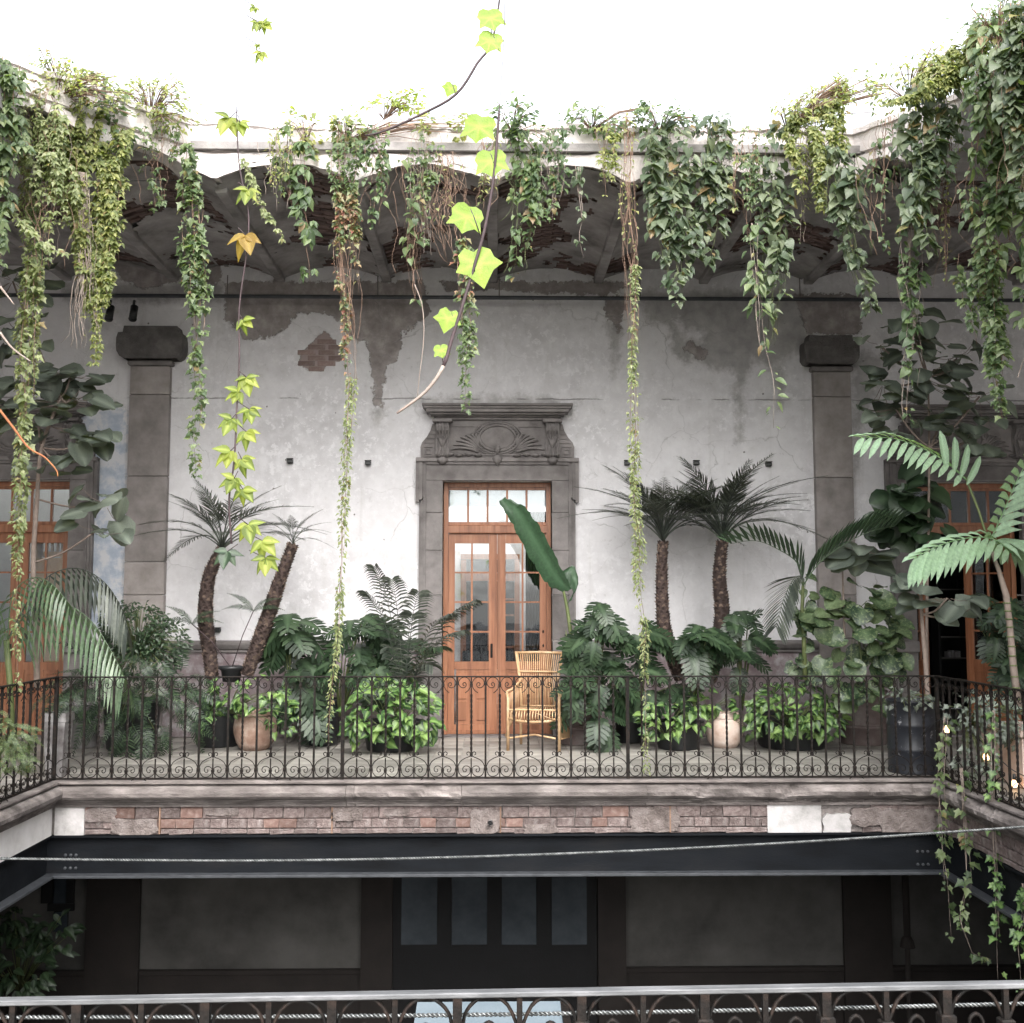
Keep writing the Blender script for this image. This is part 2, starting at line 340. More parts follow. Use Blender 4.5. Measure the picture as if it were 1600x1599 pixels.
def inst(me, name, parent, Mw, like=None):
    o = bpy.data.objects.new(name, me); COL.objects.link(o)
    if parent is not None:
        o.parent = parent; Mw = Matrix.Translation(-WL[parent]) @ Mw
    o.matrix_basis = Mw; return o
def frame(pos, d, nrm, s=1.0, sx=1.0):
    y = Vector(d).normalized(); z = Vector(nrm); z = z - y*z.dot(y)
    if z.length < 1e-4: z = Vector((1, 0, 0)) - y*y.x
    z.normalize(); x = y.cross(z)
    m = Matrix(((x.x*s*sx, y.x*s, z.x*s, pos[0]), (x.y*s*sx, y.y*s, z.y*s, pos[1]), (x.z*s*sx, y.z*s, z.z*s, pos[2]), (0, 0, 0, 1)))
    return m
def merged(name, lib, mats, mat, parent=None, kind='stuff', smooth=False):
    "many copies of the leaf shapes in lib joined into one mesh"
    Vs = []; Ls = []; St = []; vb = 0; lb = 0; Vn = []
    groups = {}
    for i, m in enumerate(mats): groups.setdefault(i % len(lib), []).append(m)
    for k, ms in groups.items():
        V, Fs, vein = lib[k]
        V = np.asarray(V, float); A = np.array([np.array(m) for m in ms])
        W = np.einsum('nij,vj->nvi', A[:, :3, :3], V)+A[:, None, :3, 3]
        lp = np.concatenate([np.array(f) for f in Fs]); st = np.cumsum([0]+[len(f) for f in Fs[:-1]])
        n = len(ms)
        Ls.append((lp[None]+np.arange(n)[:, None]*len(V)+vb).ravel()); St.append((st[None]+np.arange(n)[:, None]*len(lp)+lb).ravel())
        Vs.append(W.reshape(-1, 3)); Vn.append(np.tile(vein, n)); vb += n*len(V); lb += n*len(lp)
    me = mesh_np(name, np.concatenate(Vs), np.concatenate(Ls), np.concatenate(St), mat, smooth, {'vein': np.concatenate(Vn)})
    return link(name, me, parent, kind)
def leaf_mesh(name, shp, mat):
    V, Fs, vein = shp
    lp = np.concatenate([np.array(f) for f in Fs]); st = np.cumsum([0]+[len(f) for f in Fs[:-1]])
    return mesh_np(name, V, lp, st, mat, True, {'vein': vein})
def leaves(parent, shapes, mats, mat, name='leaf', limit=300, parts=True):
    if not parts: merged('foliage', shapes, mats, mat, parent); return
    ms = [leaf_mesh(name, s, mat) for s in shapes]
    for i, m in enumerate(mats[:limit]): inst(ms[i % len(ms)], name, parent, m)
    if len(mats) > limit: merged('foliage', shapes, mats[limit:], mat, parent)
# ------------------------------------------------------------------ leaf shapes (tip towards +y, face +z, unit length)
def blade(prof, fold=.25, droop=.25, wave=0):
    "prof rows: (t on midrib, half width, t of the edge point)"
    V = []; Fs = []; ve = []
    for i, (t, wd, te) in enumerate(prof):
        V += [(-wd, te, fold*wd-droop*te*te+wave*math.sin(i*2.1)), (-wd*.5, (t+te)/2, fold*wd*.35-droop*t*t+.012), (0, t, -droop*t*t), (wd*.5, (t+te)/2, fold*wd*.35-droop*t*t+.012), (wd, te, fold*wd-droop*te*te+wave*math.cos(i*1.7))]
        ve += [0, 0, 1, 0, 0]
    for i in range(len(prof)-1):
        for k in range(4): a = i*5+k; Fs.append((a, a+1, a+6, a+5))
    return (np.array(V, float), Fs, np.array(ve, float))
def fan(outline, droop=.2, cup=.15, c=(0, .4)):
    V = [(c[0], c[1], -droop*c[1]**2)]; Fs = []; ve = [1.0]
    for x, y in outline: V.append((x, y, cup*abs(x)-droop*y*y)); ve.append(0)
    n = len(outline)
    for k in range(n): Fs.append((0, 1+k, 1+(k+1) % n))
    return (np.array(V, float), Fs, np.array(ve, float))
def fan2(outline, droop=.2, cup=.15, c=(0, .35)):
    V = [(c[0], c[1], 0)]; ve = [1.0]; n = len(outline); Fs = []
    dd = [math.hypot(x-c[0], y-c[1]) for x, y in outline]
    for f in (.5, .8, 1.0):
        for k, (x, y) in enumerate(outline):
            tip = dd[k] > dd[k-1] and dd[k] >= dd[(k+1) % n]; xx, yy = c[0]+(x-c[0])*f, c[1]+(y-c[1])*f
            V.append((xx, yy, cup*abs(xx)-droop*yy*yy+(-.025 if tip else .02)*f+.03*math.sin(7*x+3*y)*f)); ve.append((.9 if tip else 0)*(1.1-f*.6))
    for k in range(n):
        Fs.append((0, 1+k, 1+(k+1) % n))
        for r_ in range(2): a = 1+r_*n; Fs.append((a+k, a+n+k, a+n+(k+1) % n, a+(k+1) % n))
    return (np.array(V, float), Fs, np.array(ve, float))
def mirror(half): return half+[(-x, y) for x, y in reversed(half) if x > 1e-6]
def combine(parts):
    V = []; Fs = []; ve = []; b = 0
    for (v, f, e) in parts:
        V.append(v); ve.append(e); Fs += [tuple(i+b for i in q) for q in f]; b += len(v)
    return (np.concatenate(V), Fs, np.concatenate(ve))
def xform(shp, Mx):
    A = np.array(Mx); return (shp[0] @ A[:3, :3].T+A[:3, 3], shp[1], shp[2])
OV = [(0, .03, 0), (.12, .17, .1), (.3, .26, .28), (.5, .25, .48), (.75, .14, .74), (1, .0, 1)]
HE = [(0, .02, .02), (.03, .26, -.12), (.14, .40, .04), (.35, .42, .28), (.6, .30, .55), (.82, .12, .8), (1, 0, 1)]
SH = {}
SH['ovate'] = [blade(OV, .3, .3), blade([(t, w_*.85, e) for t, w_, e in OV], .15, .5), blade([(t, w_*1.15, e) for t, w_, e in OV], .4, .1)]
SH['heart'] = [blade(HE, .25, .25), blade(HE, .1, .45), blade([(t, w_*.85, e) for t, w_, e in HE], .4, .15)]
RO = [(0, .02, .02), (.02, .3, -.14), (.12, .5, .06), (.4, .58, .38), (.7, .44, .7), (.92, .2, .92), (1, .02, .99)]
SH['round'] = [blade(RO, .12, .2, .03), blade(RO, .3, .35, .05), blade([(t, w_*1.1, e) for t, w_, e in RO], -.1, .15, .04)]
SH['ivy'] = [fan(mirror([(0, .0), (.2, -.12), (.30, .1), (.52, .28), (.28, .42), (.2, .6), (0, 1)]), .3, .25), fan(mirror([(0, .05), (.25, -.05), (.28, .2), (.42, .45), (.2, .5), (0, .95)]), .1, .4)]
SH['tri'] = [combine([xform(SH['ovate'][0], Matrix.Rotation(a, 4, 'Z') @ Matrix.Scale(s, 4)) for a, s in ((0, 1), (rad(62), .8), (rad(-62), .8))])]
SH['palmate'] = [combine([xform(SH['ovate'][i % 3], Matrix.Rotation(a, 4, 'Z') @ Matrix.Rotation(-.25, 4, 'X') @ Matrix.Scale(s, 4)) for i, (a, s) in enumerate(((0, 1), (rad(52), .9), (rad(-50), .92), (rad(105), .6), (rad(-108), .62)))])]
SH['small'] = [fan([(-.02, 0), (-.22, .3), (-.15, .7), (0, 1), (.16, .7), (.22, .3), (.02, 0)], .3, .3), fan([(-.02, 0), (-.3, .35), (0, 1), (.3, .35), (.02, 0)], .1, .5)]
SH['tulip'] = [fan2(mirror([(0, .0), (.18, -.06), (.36, .02), (.48, .22), (.42, .42), (.52, .72), (.30, .66), (.12, .78), (0, .86)]), .12, .1), fan2(mirror([(0, .02), (.22, -.1), (.42, .05), (.45, .3), (.62, .5), (.34, .62), (0, .98)]), .2, .2)]
def split_leaf(n=8, wd=.5, gap=.32):
    "monstera / split philodendron: a midrib web with separate fingers each side"
    V = []; Fs = []; ve = []
    def vert(x, y, z, e=0): V.append((x, y, z)); ve.append(e); return len(V)-1
    def H(x, y): return -.35*y*y-.25*x*x+.1*abs(x)
    N = n; prev = None
    for i in range(N+1):
        t = i/N; wi = wd*.42*math.sin(PI*min(1, .25+t*.75))**.7*(1-t*.5)
        a = vert(-wi, t-.02, H(wi, t)); b = vert(0, t, H(0, t)-.01, 1); c = vert(wi, t-.02, H(wi, t))
        if prev: Fs.append((prev[0], prev[1], b, a)); Fs.append((prev[1], prev[2], c, b))
        prev = (a, b, c)
    for sgn in (-1, 1):
        for i in range(N):
            t0 = i/N; t1 = (i+1-gap)/N; t = (t0+t1)/2
            W = wd*(math.sin(PI*(.22+.70*t)))**.8*random.uniform(.9, 1.08)
            rt = wd*.40*math.sin(PI*min(1, .25+t*.75))**.7*(1-t*.5)
            ang = .15+.5*t
            p = [(rt*.9, t0), (rt*.9, t1+.02), (W*.75, t1+.02+ang*W*.6), (W, t+ang*W*.9+.02), (W*.8, t0+ang*W*.55)]
            ix = [vert(sgn*x, y, H(x, y)+.01*((i*7) % 3)) for x, y in p]
            Fs.append(tuple(ix if sgn > 0 else ix[::-1]))
    return (np.array(V, float), Fs, np.array(ve, float))
SH['split'] = [split_leaf(8, .48, .30), split_leaf(9, .42, .38), split_leaf(7, .52, .25)]
def frond(n=34, ll=.28, arch=.5, ang=60, lw=.018, drop=.25, up=.15, tipl=.45, start=.12, tw=0):
    "feather palm frond of unit length: rachis plus leaflets"
    V = []; Fs = []; ve = []
    def R(t): return Vector((0, t*(1-.12*arch*t), up*t-arch*t*t))
    pts = [R(i/10) for i in range(11)]
    mb = MB(); mb.tube(pts, [.011*(1-.8*i/10) for i in range(11)], 4); V += mb.v; Fs += [tuple(f) for f in mb.f]; ve += [1]*len(mb.v)
    for i in range(n):
        t = start+(1-start)*(i+.5)/n
        p = R(t); T_ = (R(min(1, t+.02))-R(t-.02)).normalized()
        for sg in (-1, 1):
            le = ll*(math.sin(PI*(.18+.72*t))**.6)*(1-(1-tipl)*max(0, t-.5)*2)*random.uniform(.88, 1.1)
            a = rad(ang*(1-.45*t)+random.uniform(-6, 6))
            side = Vector((sg, 0, 0)); dr = (T_*math.cos(a)+side*math.sin(a)+Vector((0, 0, random.uniform(-.05, .18)))).normalized()
            wv = T_.cross(dr).cross(dr).normalized()*lw*(.6+.8*math.sin(PI*t))
            q1 = p+dr*le*.35; q1.z -= drop*le*.12; q2 = p+dr*le*.7; q2.z -= drop*le*.5; q3 = p+dr*le; q3.z -= drop*le*1.1
            b = len(V)
            for q, k in ((p, .5), (q1, 1), (q2, .8)): V += [tuple(q+wv*k), tuple(q-wv*k)]; ve += [0, 0]
            V.append(tuple(q3)); ve.append(0)
            Fs += [(b, b+1, b+3, b+2), (b+2, b+3, b+5, b+4), (b+4, b+5, b+6)]
    return (np.array(V, float), Fs, np.array(ve, float))
SH['phoenix'] = [frond(30, .23, .75, 50, .0048, .15, .15, start=.34), frond(30, .24, .55, 46, .0048, .2, .15, start=.30), frond(28, .21, 1.05, 54, .0048, .1, .25, start=.36)]
SH['areca'] = [frond(26, .34, .5, 52, .012, .3), frond(26, .32, .75, 55, .012, .35)]
SH['kentia'] = [frond(26, .52, .75, 62, .020, 1.3, .4, .5), frond(26, .48, .9, 60, .018, 1.1, .5, .5)]
SH['fernf'] = [frond(19, .17, .7, 76, .012, .15, .25, .35, .04), frond(20, .16, 1.0, 78, .012, .15, .35, .35, .04)]
SH['wide'] = [frond(13, .40, .45, 62, .034, .2, .25, .75, .18)]
SH['dark_palm'] = [frond(24, .36, .55, 58, .020, .25, .3), frond(24, .34, .75, 55, .019, .3, .3)]
# ------------------------------------------------------------------ key measures
YW = 13.6; YE = 10.3; YN = 2.12
XL = P(86, 1150, YE).x; XR = P(1466, 1150, YE).x
ZS = P(600, 283, YE).z              # springing of the roof vaults
ZT = P(800, 197, YE).z              # parapet top
def xw(px, Y=YW): return P(px, 900, Y).x
# ------------------------------------------------------------------ the setting: floors, ceilings
def struct(name, mb, mat, smooth=False): return mb.build(name, mat, None, smooth, 'structure')
fl = MB(); fl.box(-9.5, 9.5, YE+.1, 18.5, -.40, -.012); fl.box(-9.5, XL-.15, -3.5, YE+.099, -.40, -.012); fl.box(XR+.15, 9.5, -3.5, YE+.099, -.40, -.012); fl.box(XL-.019, XR+.019, -3.5, YN-.12, -.40, -.012)
floor = struct('gallery_floor', fl, M['tile_ground'])
tw_ = .295; tile = MB().box(-tw_/2+.003, tw_/2-.003, -tw_/2+.003, tw_/2-.003, -.02, 0, bev=.003).mesh('tile', M['tile'])
nt_ = 0; tl = []
for j in range(11):
    for i in range(-22, 22):
        x = i*.3+.1; y = YE+.31+j*.3
        if y > YW-.1: continue
        tl.append((abs(x) > 4.3, x, y))
tl.sort(key=lambda t: (t[0], t[2])); stv = MB()
for k, (o_, x, y) in enumerate(tl):
    if k < 295: inst(tile, 'tile', floor, Matrix.Translation((x, y, random.uniform(-.001, .001))))
    else: stv.box(x-tw_/2, x+tw_/2, y-tw_/2, y+tw_/2, -.02, 0)
for sx in (-1, 1):
    for j in range(28):
        for i in range(12):
            x = (XL-.35-i*.3) if sx < 0 else (XR+.35+i*.3); y = YE-.3-j*.3; stv.box(x-tw_/2, x+tw_/2, y-tw_/2, y+tw_/2, -.02, 0)
stv.build('tile', M['tile'], floor, kind='stuff')
struct('courtyard_ground', MB().box(-9.5, 9.5, -3.5, 14, -4.5, -4.2), M['dark_floor'])
# roof vaults between beams
BX = [P(p, 283, YE).x for p in (120, 335, 555, 770, 985, 1200, 1415)]
sp = (BX[5]-BX[1])/4; BX = [BX[1]+sp*(i-5) for i in range(14)]
RISE = .17
def arch_z(x):
    u = ((x-BX[0])/sp) % 1.0; return ZS+RISE*(1-(2*u-1)**2)
ceil = MB()
ceil.box(-9.5, 9.5, YE-.05, 14.2, ZS+.30, ZS+.38)
for x0, x1, y0, y1 in ((-9.5, XL-.05, -3.5, YE-.06), (XR+.05, 9.5, -3.5, YE-.06)): ceil.box(x0, x1, y0, y1, ZS+.02, ZS+.38)
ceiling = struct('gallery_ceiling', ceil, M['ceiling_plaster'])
# vault skin with real holes, bricks behind
from mathutils import noise as mn
gx = .03; nx = int((BX[-1]-BX[0])/gx); ny = int((YW-YE)/.03)
xs = np.linspace(BX[0], BX[-1], nx+1); ys = np.linspace(YE+.02, YW, ny+1)
X_, Y_ = np.meshgrid(xs, ys, indexing='ij')
u = ((X_-BX[0])/sp) % 1.0; Z_ = ZS+RISE*(1-(2*u-1)**2)
keep = np.ones((nx, ny), bool)
for i in range(nx):
    for j in range(ny):
        x = xs[i]; y = ys[j]
        v = mn.noise(Vector((x*1.3+3, y*1.1, 0)))+.5*mn.noise(Vector((x*4, y*3, 5)))+.3*mn.noise(Vector((x*11, y*9, 2)))
        keep[i, j] = v < (.16 if -3.6 < x < 1.5 or x > 3.2 else .30)
V = np.stack([X_, Y_, Z_], -1).reshape(-1, 3)
idx = np.arange((nx+1)*(ny+1)).reshape(nx+1, ny+1)
q = np.stack([idx[:-1, :-1], idx[:-1, 1:], idx[1:, 1:], idx[1:, :-1]], -1)[keep]
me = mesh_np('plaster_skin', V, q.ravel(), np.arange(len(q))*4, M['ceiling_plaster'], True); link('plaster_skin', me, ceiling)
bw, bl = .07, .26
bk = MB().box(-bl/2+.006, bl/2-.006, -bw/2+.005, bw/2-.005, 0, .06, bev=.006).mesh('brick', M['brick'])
cand = []
for k in range(len(BX)-1):
    for j in range(int((YW-YE)/bw)):
        y = YE+.05+j*bw
        for i in range(-1, 6):
            x = BX[k]+(i+.5*(j % 2)+.25)*bl
            if x < BX[k]+.08 or x > BX[k+1]-.08: continue
            ii = min(nx-1, max(0, int((x-BX[0])/gx))); jj = min(ny-1, int((y-YE-.02)/.03))
            if keep[max(0, ii-4):ii+5, max(0, jj-1):jj+2].all(): continue
            cand.append((abs(x+.3), x, y))
cand.sort(); bs_ = MB()
for k, (_, x, y) in enumerate(cand):
    z = arch_z(x)+.012+random.uniform(-.006, .006); du = .01
    sl = math.atan2(arch_z(x+du)-arch_z(x-du), 2*du)
    Mx = Matrix.Translation((x, y, z)) @ Matrix.Rotation(-sl, 4, 'Y')
    if k < 290: inst(bk, 'brick', ceiling, Mx)
    else: bs_.box(-bl/2+.006, bl/2-.006, -bw/2+.005, bw/2-.005, 0, .06, Mx)
bs_.build('brick', M['brick'], ceiling, kind='stuff')
mb = MB()
for k in range(len(BX)-1):
    for i in range(8):
        x0 = BX[k]+sp*i/8; x1 = x0+sp/8; z0 = arch_z(x0+1e-4)+.05; z1 = arch_z(x1-1e-4)+.05
        mb.add([(x0, YE, z0), (x1, YE, z1), (x1, YW, z1), (x0, YW, z0)], [(0, 1, 2, 3)])
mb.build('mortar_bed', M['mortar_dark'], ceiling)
for x in BX:
    MB().box(x-.06, x+.06, YE+.26, YW, ZS-.03, ZS+.12, bev=.01).build('ceiling_beam', M['ceiling_plaster'], ceiling)
# ------------------------------------------------------------------ parapet round the roof opening, chamfered corners
par = thing('roof_parapet', 'weathered white parapet with shallow arches round the open roof', 'parapet', (0, YE, ZS))
cl = P(302, 250, YE).x; cr = P(1335, 270, YE).x
def parapet_seg(a, b, arched, name='parapet_wall'):
    a = Vector(a); b = Vector(b); n = max(2, int((b-a).length/.06)); mbp = MB(); V = []; Fs = []
    d = (b-a).normalized(); out = Vector((-d.y, d.x)) # towards the outside
    for i in range(n+1):
        p = a+(b-a)*i/n
        z = arch_z(p.x) if arched else ZS+.06+RISE*(1-(2*((i/n*2.0) % 1.0)-1)**2)*.8
        z += .03*mn.noise(Vector((p.x*2.2, p.y*2, 6)))+.012*mn.noise(Vector((p.x*11, p.y*11, 6))); zt = ZT+.05*mn.noise(Vector((p.x*1.5, p.y*1.5, 3)))+.03*mn.noise(Vector((p.x*7, p.y*7, 3)))
        zm = ZS+.30+.03*mn.noise(Vector((p.x*2, p.y*2, 9)))+.012*mn.noise(Vector((p.x*12, p.y*12, 9)))
        e = .025*mn.noise(Vector((p.x*5, p.y*5, 1)))+.015*mn.noise(Vector((p.x*14, p.y*14, 1)))
        for o_, zz in ((0+e, z), (0+e, zm-.02), (.03, zm), (.03, zm+.01), (-.015+e, zm+.02), (-.01+e, zt-.06), (-.03, zt-.055), (-.03, zt), (.24, zt), (.24, z+.02)):
            q_ = p+out*o_; V.append((q_.x, q_.y, zz))
    m_n = 10
    for i in range(n):
        for k in range(m_n): Fs.append((i*m_n+k, i*m_n+(k+1) % m_n, (i+1)*m_n+(k+1) % m_n, (i+1)*m_n+k))
    Fs += [tuple(range(m_n)), tuple(n*m_n+k for k in range(m_n))[::-1]]
    mbp.add(V, Fs); mbp.build(name, M['parapet'], par)
c1 = (cl-1.4, YE-1.4); c2 = (cr+.75, YE-.75)
parapet_seg((cl, YE), (cr, YE), True)
parapet_seg(c1, (cl-.004, YE-.004), False); parapet_seg((cr+.004, YE-.004), c2, False)
parapet_seg((c1[0], 2.0), (c1[0], c1[1]-.004), False); parapet_seg((c2[0], c2[1]-.004), (c2[0], 2.0), False)
# roof infill over the chamfers and side edges
rf = MB()
rf.prism([(0, 0), (0, .05), (1, .05), (1, 0)], 0, 1, Matrix.Translation((50, 50, 50)))
rf = MB()
for sx, c, e in ((-1, c1, cl), (1, c2, cr)):
    pts = [(e, YE+.1), (c[0]+.12*sx, c[1]), (c[0]+.12*sx, 2.0), (sx*5.2, 2.0), (sx*5.2, YE+.1)]
    n = len(pts); V = [(x, y, ZS+.20) for x, y in pts]+[(x, y, ZS+.38) for x, y in pts]
    rf.add(V, [tuple(range(n)), tuple(range(2*n-1, n-1, -1))]+[(k, (k+1) % n, (k+1) % n+n, k+n) for k in range(n)])
rf.build('roof_edge', M['ceiling_plaster'], ceiling)
struct('roof_deck', MB().box(-9.5, 9.5, YE+.2, 14.2, ZS+.385, ZS+.45), M['parapet'])
# ------------------------------------------------------------------ the back wall
OPC = [(xw(21), 'l'), (xw(777), 'c'), (xw(1511.5), 'r')]
HW = (xw(863)-xw(692))/2; ZO = P(777, 752, YW).z      # opening half width, opening top
ZD = P(700, 1013, YW).z                                 # dado rail
g = .04; x0, x1 = -9.0, 9.0; nx = int((x1-x0)/g); nz = int((ZS+.35)/g)
xs = np.linspace(x0, x1, nx+1); zs = np.linspace(0, ZS+.35, nz+1)
for cx, _ in OPC:
    for s in (-1, 1): i = int(round((cx+s*HW-x0)/g)); xs[i] = cx+s*HW
zs[int(round(ZO/g))] = ZO
XX, ZZ = np.meshgrid(xs, zs, indexing='ij')
def sdf(poly):
    pts = [P(a, b, YW) for a, b in poly]; pts = np.array([(p.x, p.z) for p in pts])
    px, pz = XX.ravel(), ZZ.ravel(); d = np.full(px.shape, 1e9); ins = np.zeros(px.shape, bool)
    for k in range(len(pts)):
        a = pts[k]; b = pts[(k+1) % len(pts)]; e = b-a; t = np.clip(((px-a[0])*e[0]+(pz-a[1])*e[1])/(e@e+1e-9), 0, 1)
        d = np.minimum(d, np.hypot(px-a[0]-t*e[0], pz-a[1]-t*e[1]))
        c = ((a[1] > pz) != (b[1] > pz)) & (px < (b[0]-a[0])*(pz-a[1])/(b[1]-a[1]+1e-12)+a[0]); ins ^= c
    return np.where(ins, d, -d)
def union(*ps):
    r = sdf(ps[0])
    for p in ps[1:]: r = np.maximum(r, sdf(p))
    return r
brick_poly = [(463, 572), (472, 548), (488, 534), (508, 514), (522, 532), (534, 562), (512, 571), (500, 581), (480, 578)]
peel = union([(350, 440), (350, 498), (368, 512), (385, 531), (425, 529), (450, 510), (468, 490), (505, 490), (530, 502), (548, 525), (570, 532), (578, 560), (583, 600), (584, 637), (598, 634), (599, 600), (602, 575), (622, 560), (631, 540), (626, 524), (650, 507), (673, 490), (668, 465), (660, 440)],
             [(170, 400), (190, 440), (235, 452), (290, 436), (345, 446), (345, 400)], [(942, 462), (950, 500), (968, 518), (978, 490), (978, 462)],
             [(1240, 460), (1262, 520), (1345, 525), (1345, 460)], [(690, 440), (700, 455), (770, 452), (850, 458), (950, 462), (1000, 440)],
             [(1080, 535), (1105, 548), (1098, 562), (1062, 548)])
stain = union([(1002, 455), (1012, 500), (1045, 512), (1052, 548), (1070, 566), (1090, 560), (1120, 578), (1148, 575), (1153, 690), (1160, 690), (1162, 600), (1178, 560), (1205, 575), (1225, 560), (1262, 545), (1262, 455)],
              [(583, 640), (586, 665), (596, 665), (599, 640)], [(1335, 550), (1335, 760), (1352, 640), (1400, 560)], [(1210, 560), (1214, 640), (1222, 640), (1222, 560)],
              [(640, 628), (700, 620), (860, 622), (905, 635), (800, 636)], [(100, 440), (100, 470), (350, 470), (350, 440)], [(950, 500), (958, 590), (966, 560), (970, 500)])
lt = sdf([(1052, 492), (1072, 512), (1098, 516), (1100, 538), (1075, 532), (1058, 512)])
stain = np.minimum(stain, -lt)
blue = union([(128, 640), (200, 640), (197, 985), (120, 985), (118, 760)])
V = np.stack([XX, np.full_like(XX, YW), ZZ], -1).reshape(-1, 3)
keep = np.ones((nx, nz), bool); xc = (xs[:-1]+xs[1:])/2; zc = (zs[:-1]+zs[1:])/2
for cx, _ in OPC: keep &= ~((np.abs(xc-cx) < HW)[:, None] & (zc < ZO)[None])
idx = np.arange((nx+1)*(nz+1)).reshape(nx+1, nz+1)
q = np.stack([idx[:-1, :-1], idx[1:, :-1], idx[1:, 1:], idx[:-1, 1:]], -1)[keep]
me = mesh_np('plaster', V, q.ravel(), np.arange(len(q))*4, M['wall'], False, {'peel': peel, 'stain': stain, 'blue': blue, 'brick': sdf(brick_poly), 'dado': (ZD-V[:, 2])})
bwall = thing('back_wall', 'tall peeling grey white plaster wall across the back of the gallery', 'wall', (0, YW, 0))
link('plaster', me, bwall)
core = MB(); edges = [-9.0]
for cx, _ in OPC: edges += [cx-HW, cx+HW]
edges.append(9.0)
for i in range(0, len(edges), 2): core.box(edges[i], edges[i+1], YW+.01, YW+.45, 0, ZS+.35)
for cx, _ in OPC: core.box(cx-HW+.001, cx+HW-.001, YW+.01, YW+.45, ZO, ZS+.35)
core.build('wall_core', M['pale_plaster'], bwall)
bm_ = MB().box(-.122, .122, -.006, .02, -.031, .031, bev=.004).mesh('brick', M['brick_red'])
pp = [P(a, b, YW) for a, b in brick_poly]
def inside(x, z, poly):
    c = False
    for k in range(len(poly)):
        a, b = poly[k], poly[(k+1) % len(poly)]
        if (a.z > z) != (b.z > z) and x < (b.x-a.x)*(z-a.z)/(b.z-a.z)+a.x: c = not c
    return c
for j in range(14):
    for i in range(-2, 5):
        x = pp[0].x+i*.26+(j % 2)*.13; z = pp[8].z+.01+j*.072
        if inside(x, z, pp): inst(bm_, 'brick', bwall, Matrix.Translation((x, YW, z)) @ Matrix.Scale(random.uniform(.8, 1), 4, (1, 0, 0)))
dr = MB()
for i in range(0, len(edges), 2):
    a, b = edges[i]+(.34 if i else 0), edges[i+1]-(.34 if i+1 < len(edges)-1 else 0)
    prof = [(0, ZD-.055), (.03, ZD-.05), (.03, ZD-.03), (.018, ZD-.022), (.045, ZD-.005), (.06, ZD+.02), (.075, ZD+.05), (.075, ZD+.075), (.0, ZD+.1)]
    n = len(prof); V = [(a, YW-p, z) for p, z in prof]+[(b, YW-p, z) for p, z in prof]
    dr.add(V, [(k, k+1, k+1+n, k+n) for k in range(n-1)]+[tuple(range(n))[::-1], tuple(range(n, 2*n))])
dr.build('dado_rail', M['stone'], bwall)
# pilasters
def pilaster(px0, px1, cpx0, cpx1, cy0, cy1, label):
    a, b = P(px0, 700, YW-.1).x, P(px1, 700, YW-.1).x
    zc1, zc0 = P(700, cy0, YW-.2).z, P(700, cy1, YW-.15).z
    t = thing('stone_pilaster', label, 'pilaster', ((a+b)/2, YW-.12, 0), 'pilasters on the back wall')
    zz = [0, .95, 1.22, P(0, 930, YW).z, P(0, 878, YW).z, P(0, 745, YW).z, P(0, 618, YW).z, zc0-.003]
    for i in range(len(zz)-1): MB().box(a, b, YW-.10, YW-.002, zz[i]+.003, zz[i+1]-.003, bev=.006).build('stone_block', M['stone_light'], t)
    MB().box(a-.03, b+.03, YW-.13, YW-.002, zc0, zc0+.07, bev=.015).build('neck_moulding', M['stone'], t)
    ca, cb = P(cpx0, 540, YW-.25).x, P(cpx1, 540, YW-.25).x; h = zc1-zc0-.07; m2 = MB()
    V = []; n = 16; Fs = []
    prof = [(0, .80), (.06, .90), (.2, .98), (.4, 1.0), (.6, 1.0), (.78, .96), (.80, .84), (.9, .82), (1, .80)]
    for tt, k in prof:
        for s in range(n):
            q_ = s/n*4; sd_ = int(q_); fr_ = q_-sd_
            cx, hwid, dep = (ca+cb)/2, (cb-ca)/2*k, .27*k
            x, y = ((cx-hwid+2*hwid*fr_, YW-dep), (cx+hwid, YW-dep+dep*fr_), (cx+hwid-2*hwid*fr_, YW-.002), (cx-hwid, YW-.002-dep*fr_+0*dep))[sd_]
            z = zc0+.07+h*tt
            V.append((x+.015*mn.noise(Vector((x*9, y*9, z*9))), y-.02*abs(mn.noise(Vector((x*9, 4, z*9)))), z+.01*mn.noise(Vector((x*7, z*9, 1)))))
    for i in range(len(prof)-1):
        for s in range(n): Fs.append((i*n+s, i*n+(s+1) % n, (i+1)*n+(s+1) % n, (i+1)*n+s))
    Fs.append(tuple((len(prof)-1)*n+s for s in range(n))); m2.add(V, Fs); m2.build('capital', M['stone_dark'], t)
pilaster(200, 262, 182, 285, 512, 572, 'brown stone pilaster with chunky dark capital beside the blue patch of wall')
pilaster(1274, 1332, 1257, 1342, 522, 577, 'brown stone pilaster with dark capital standing behind the arching dark palm frond')
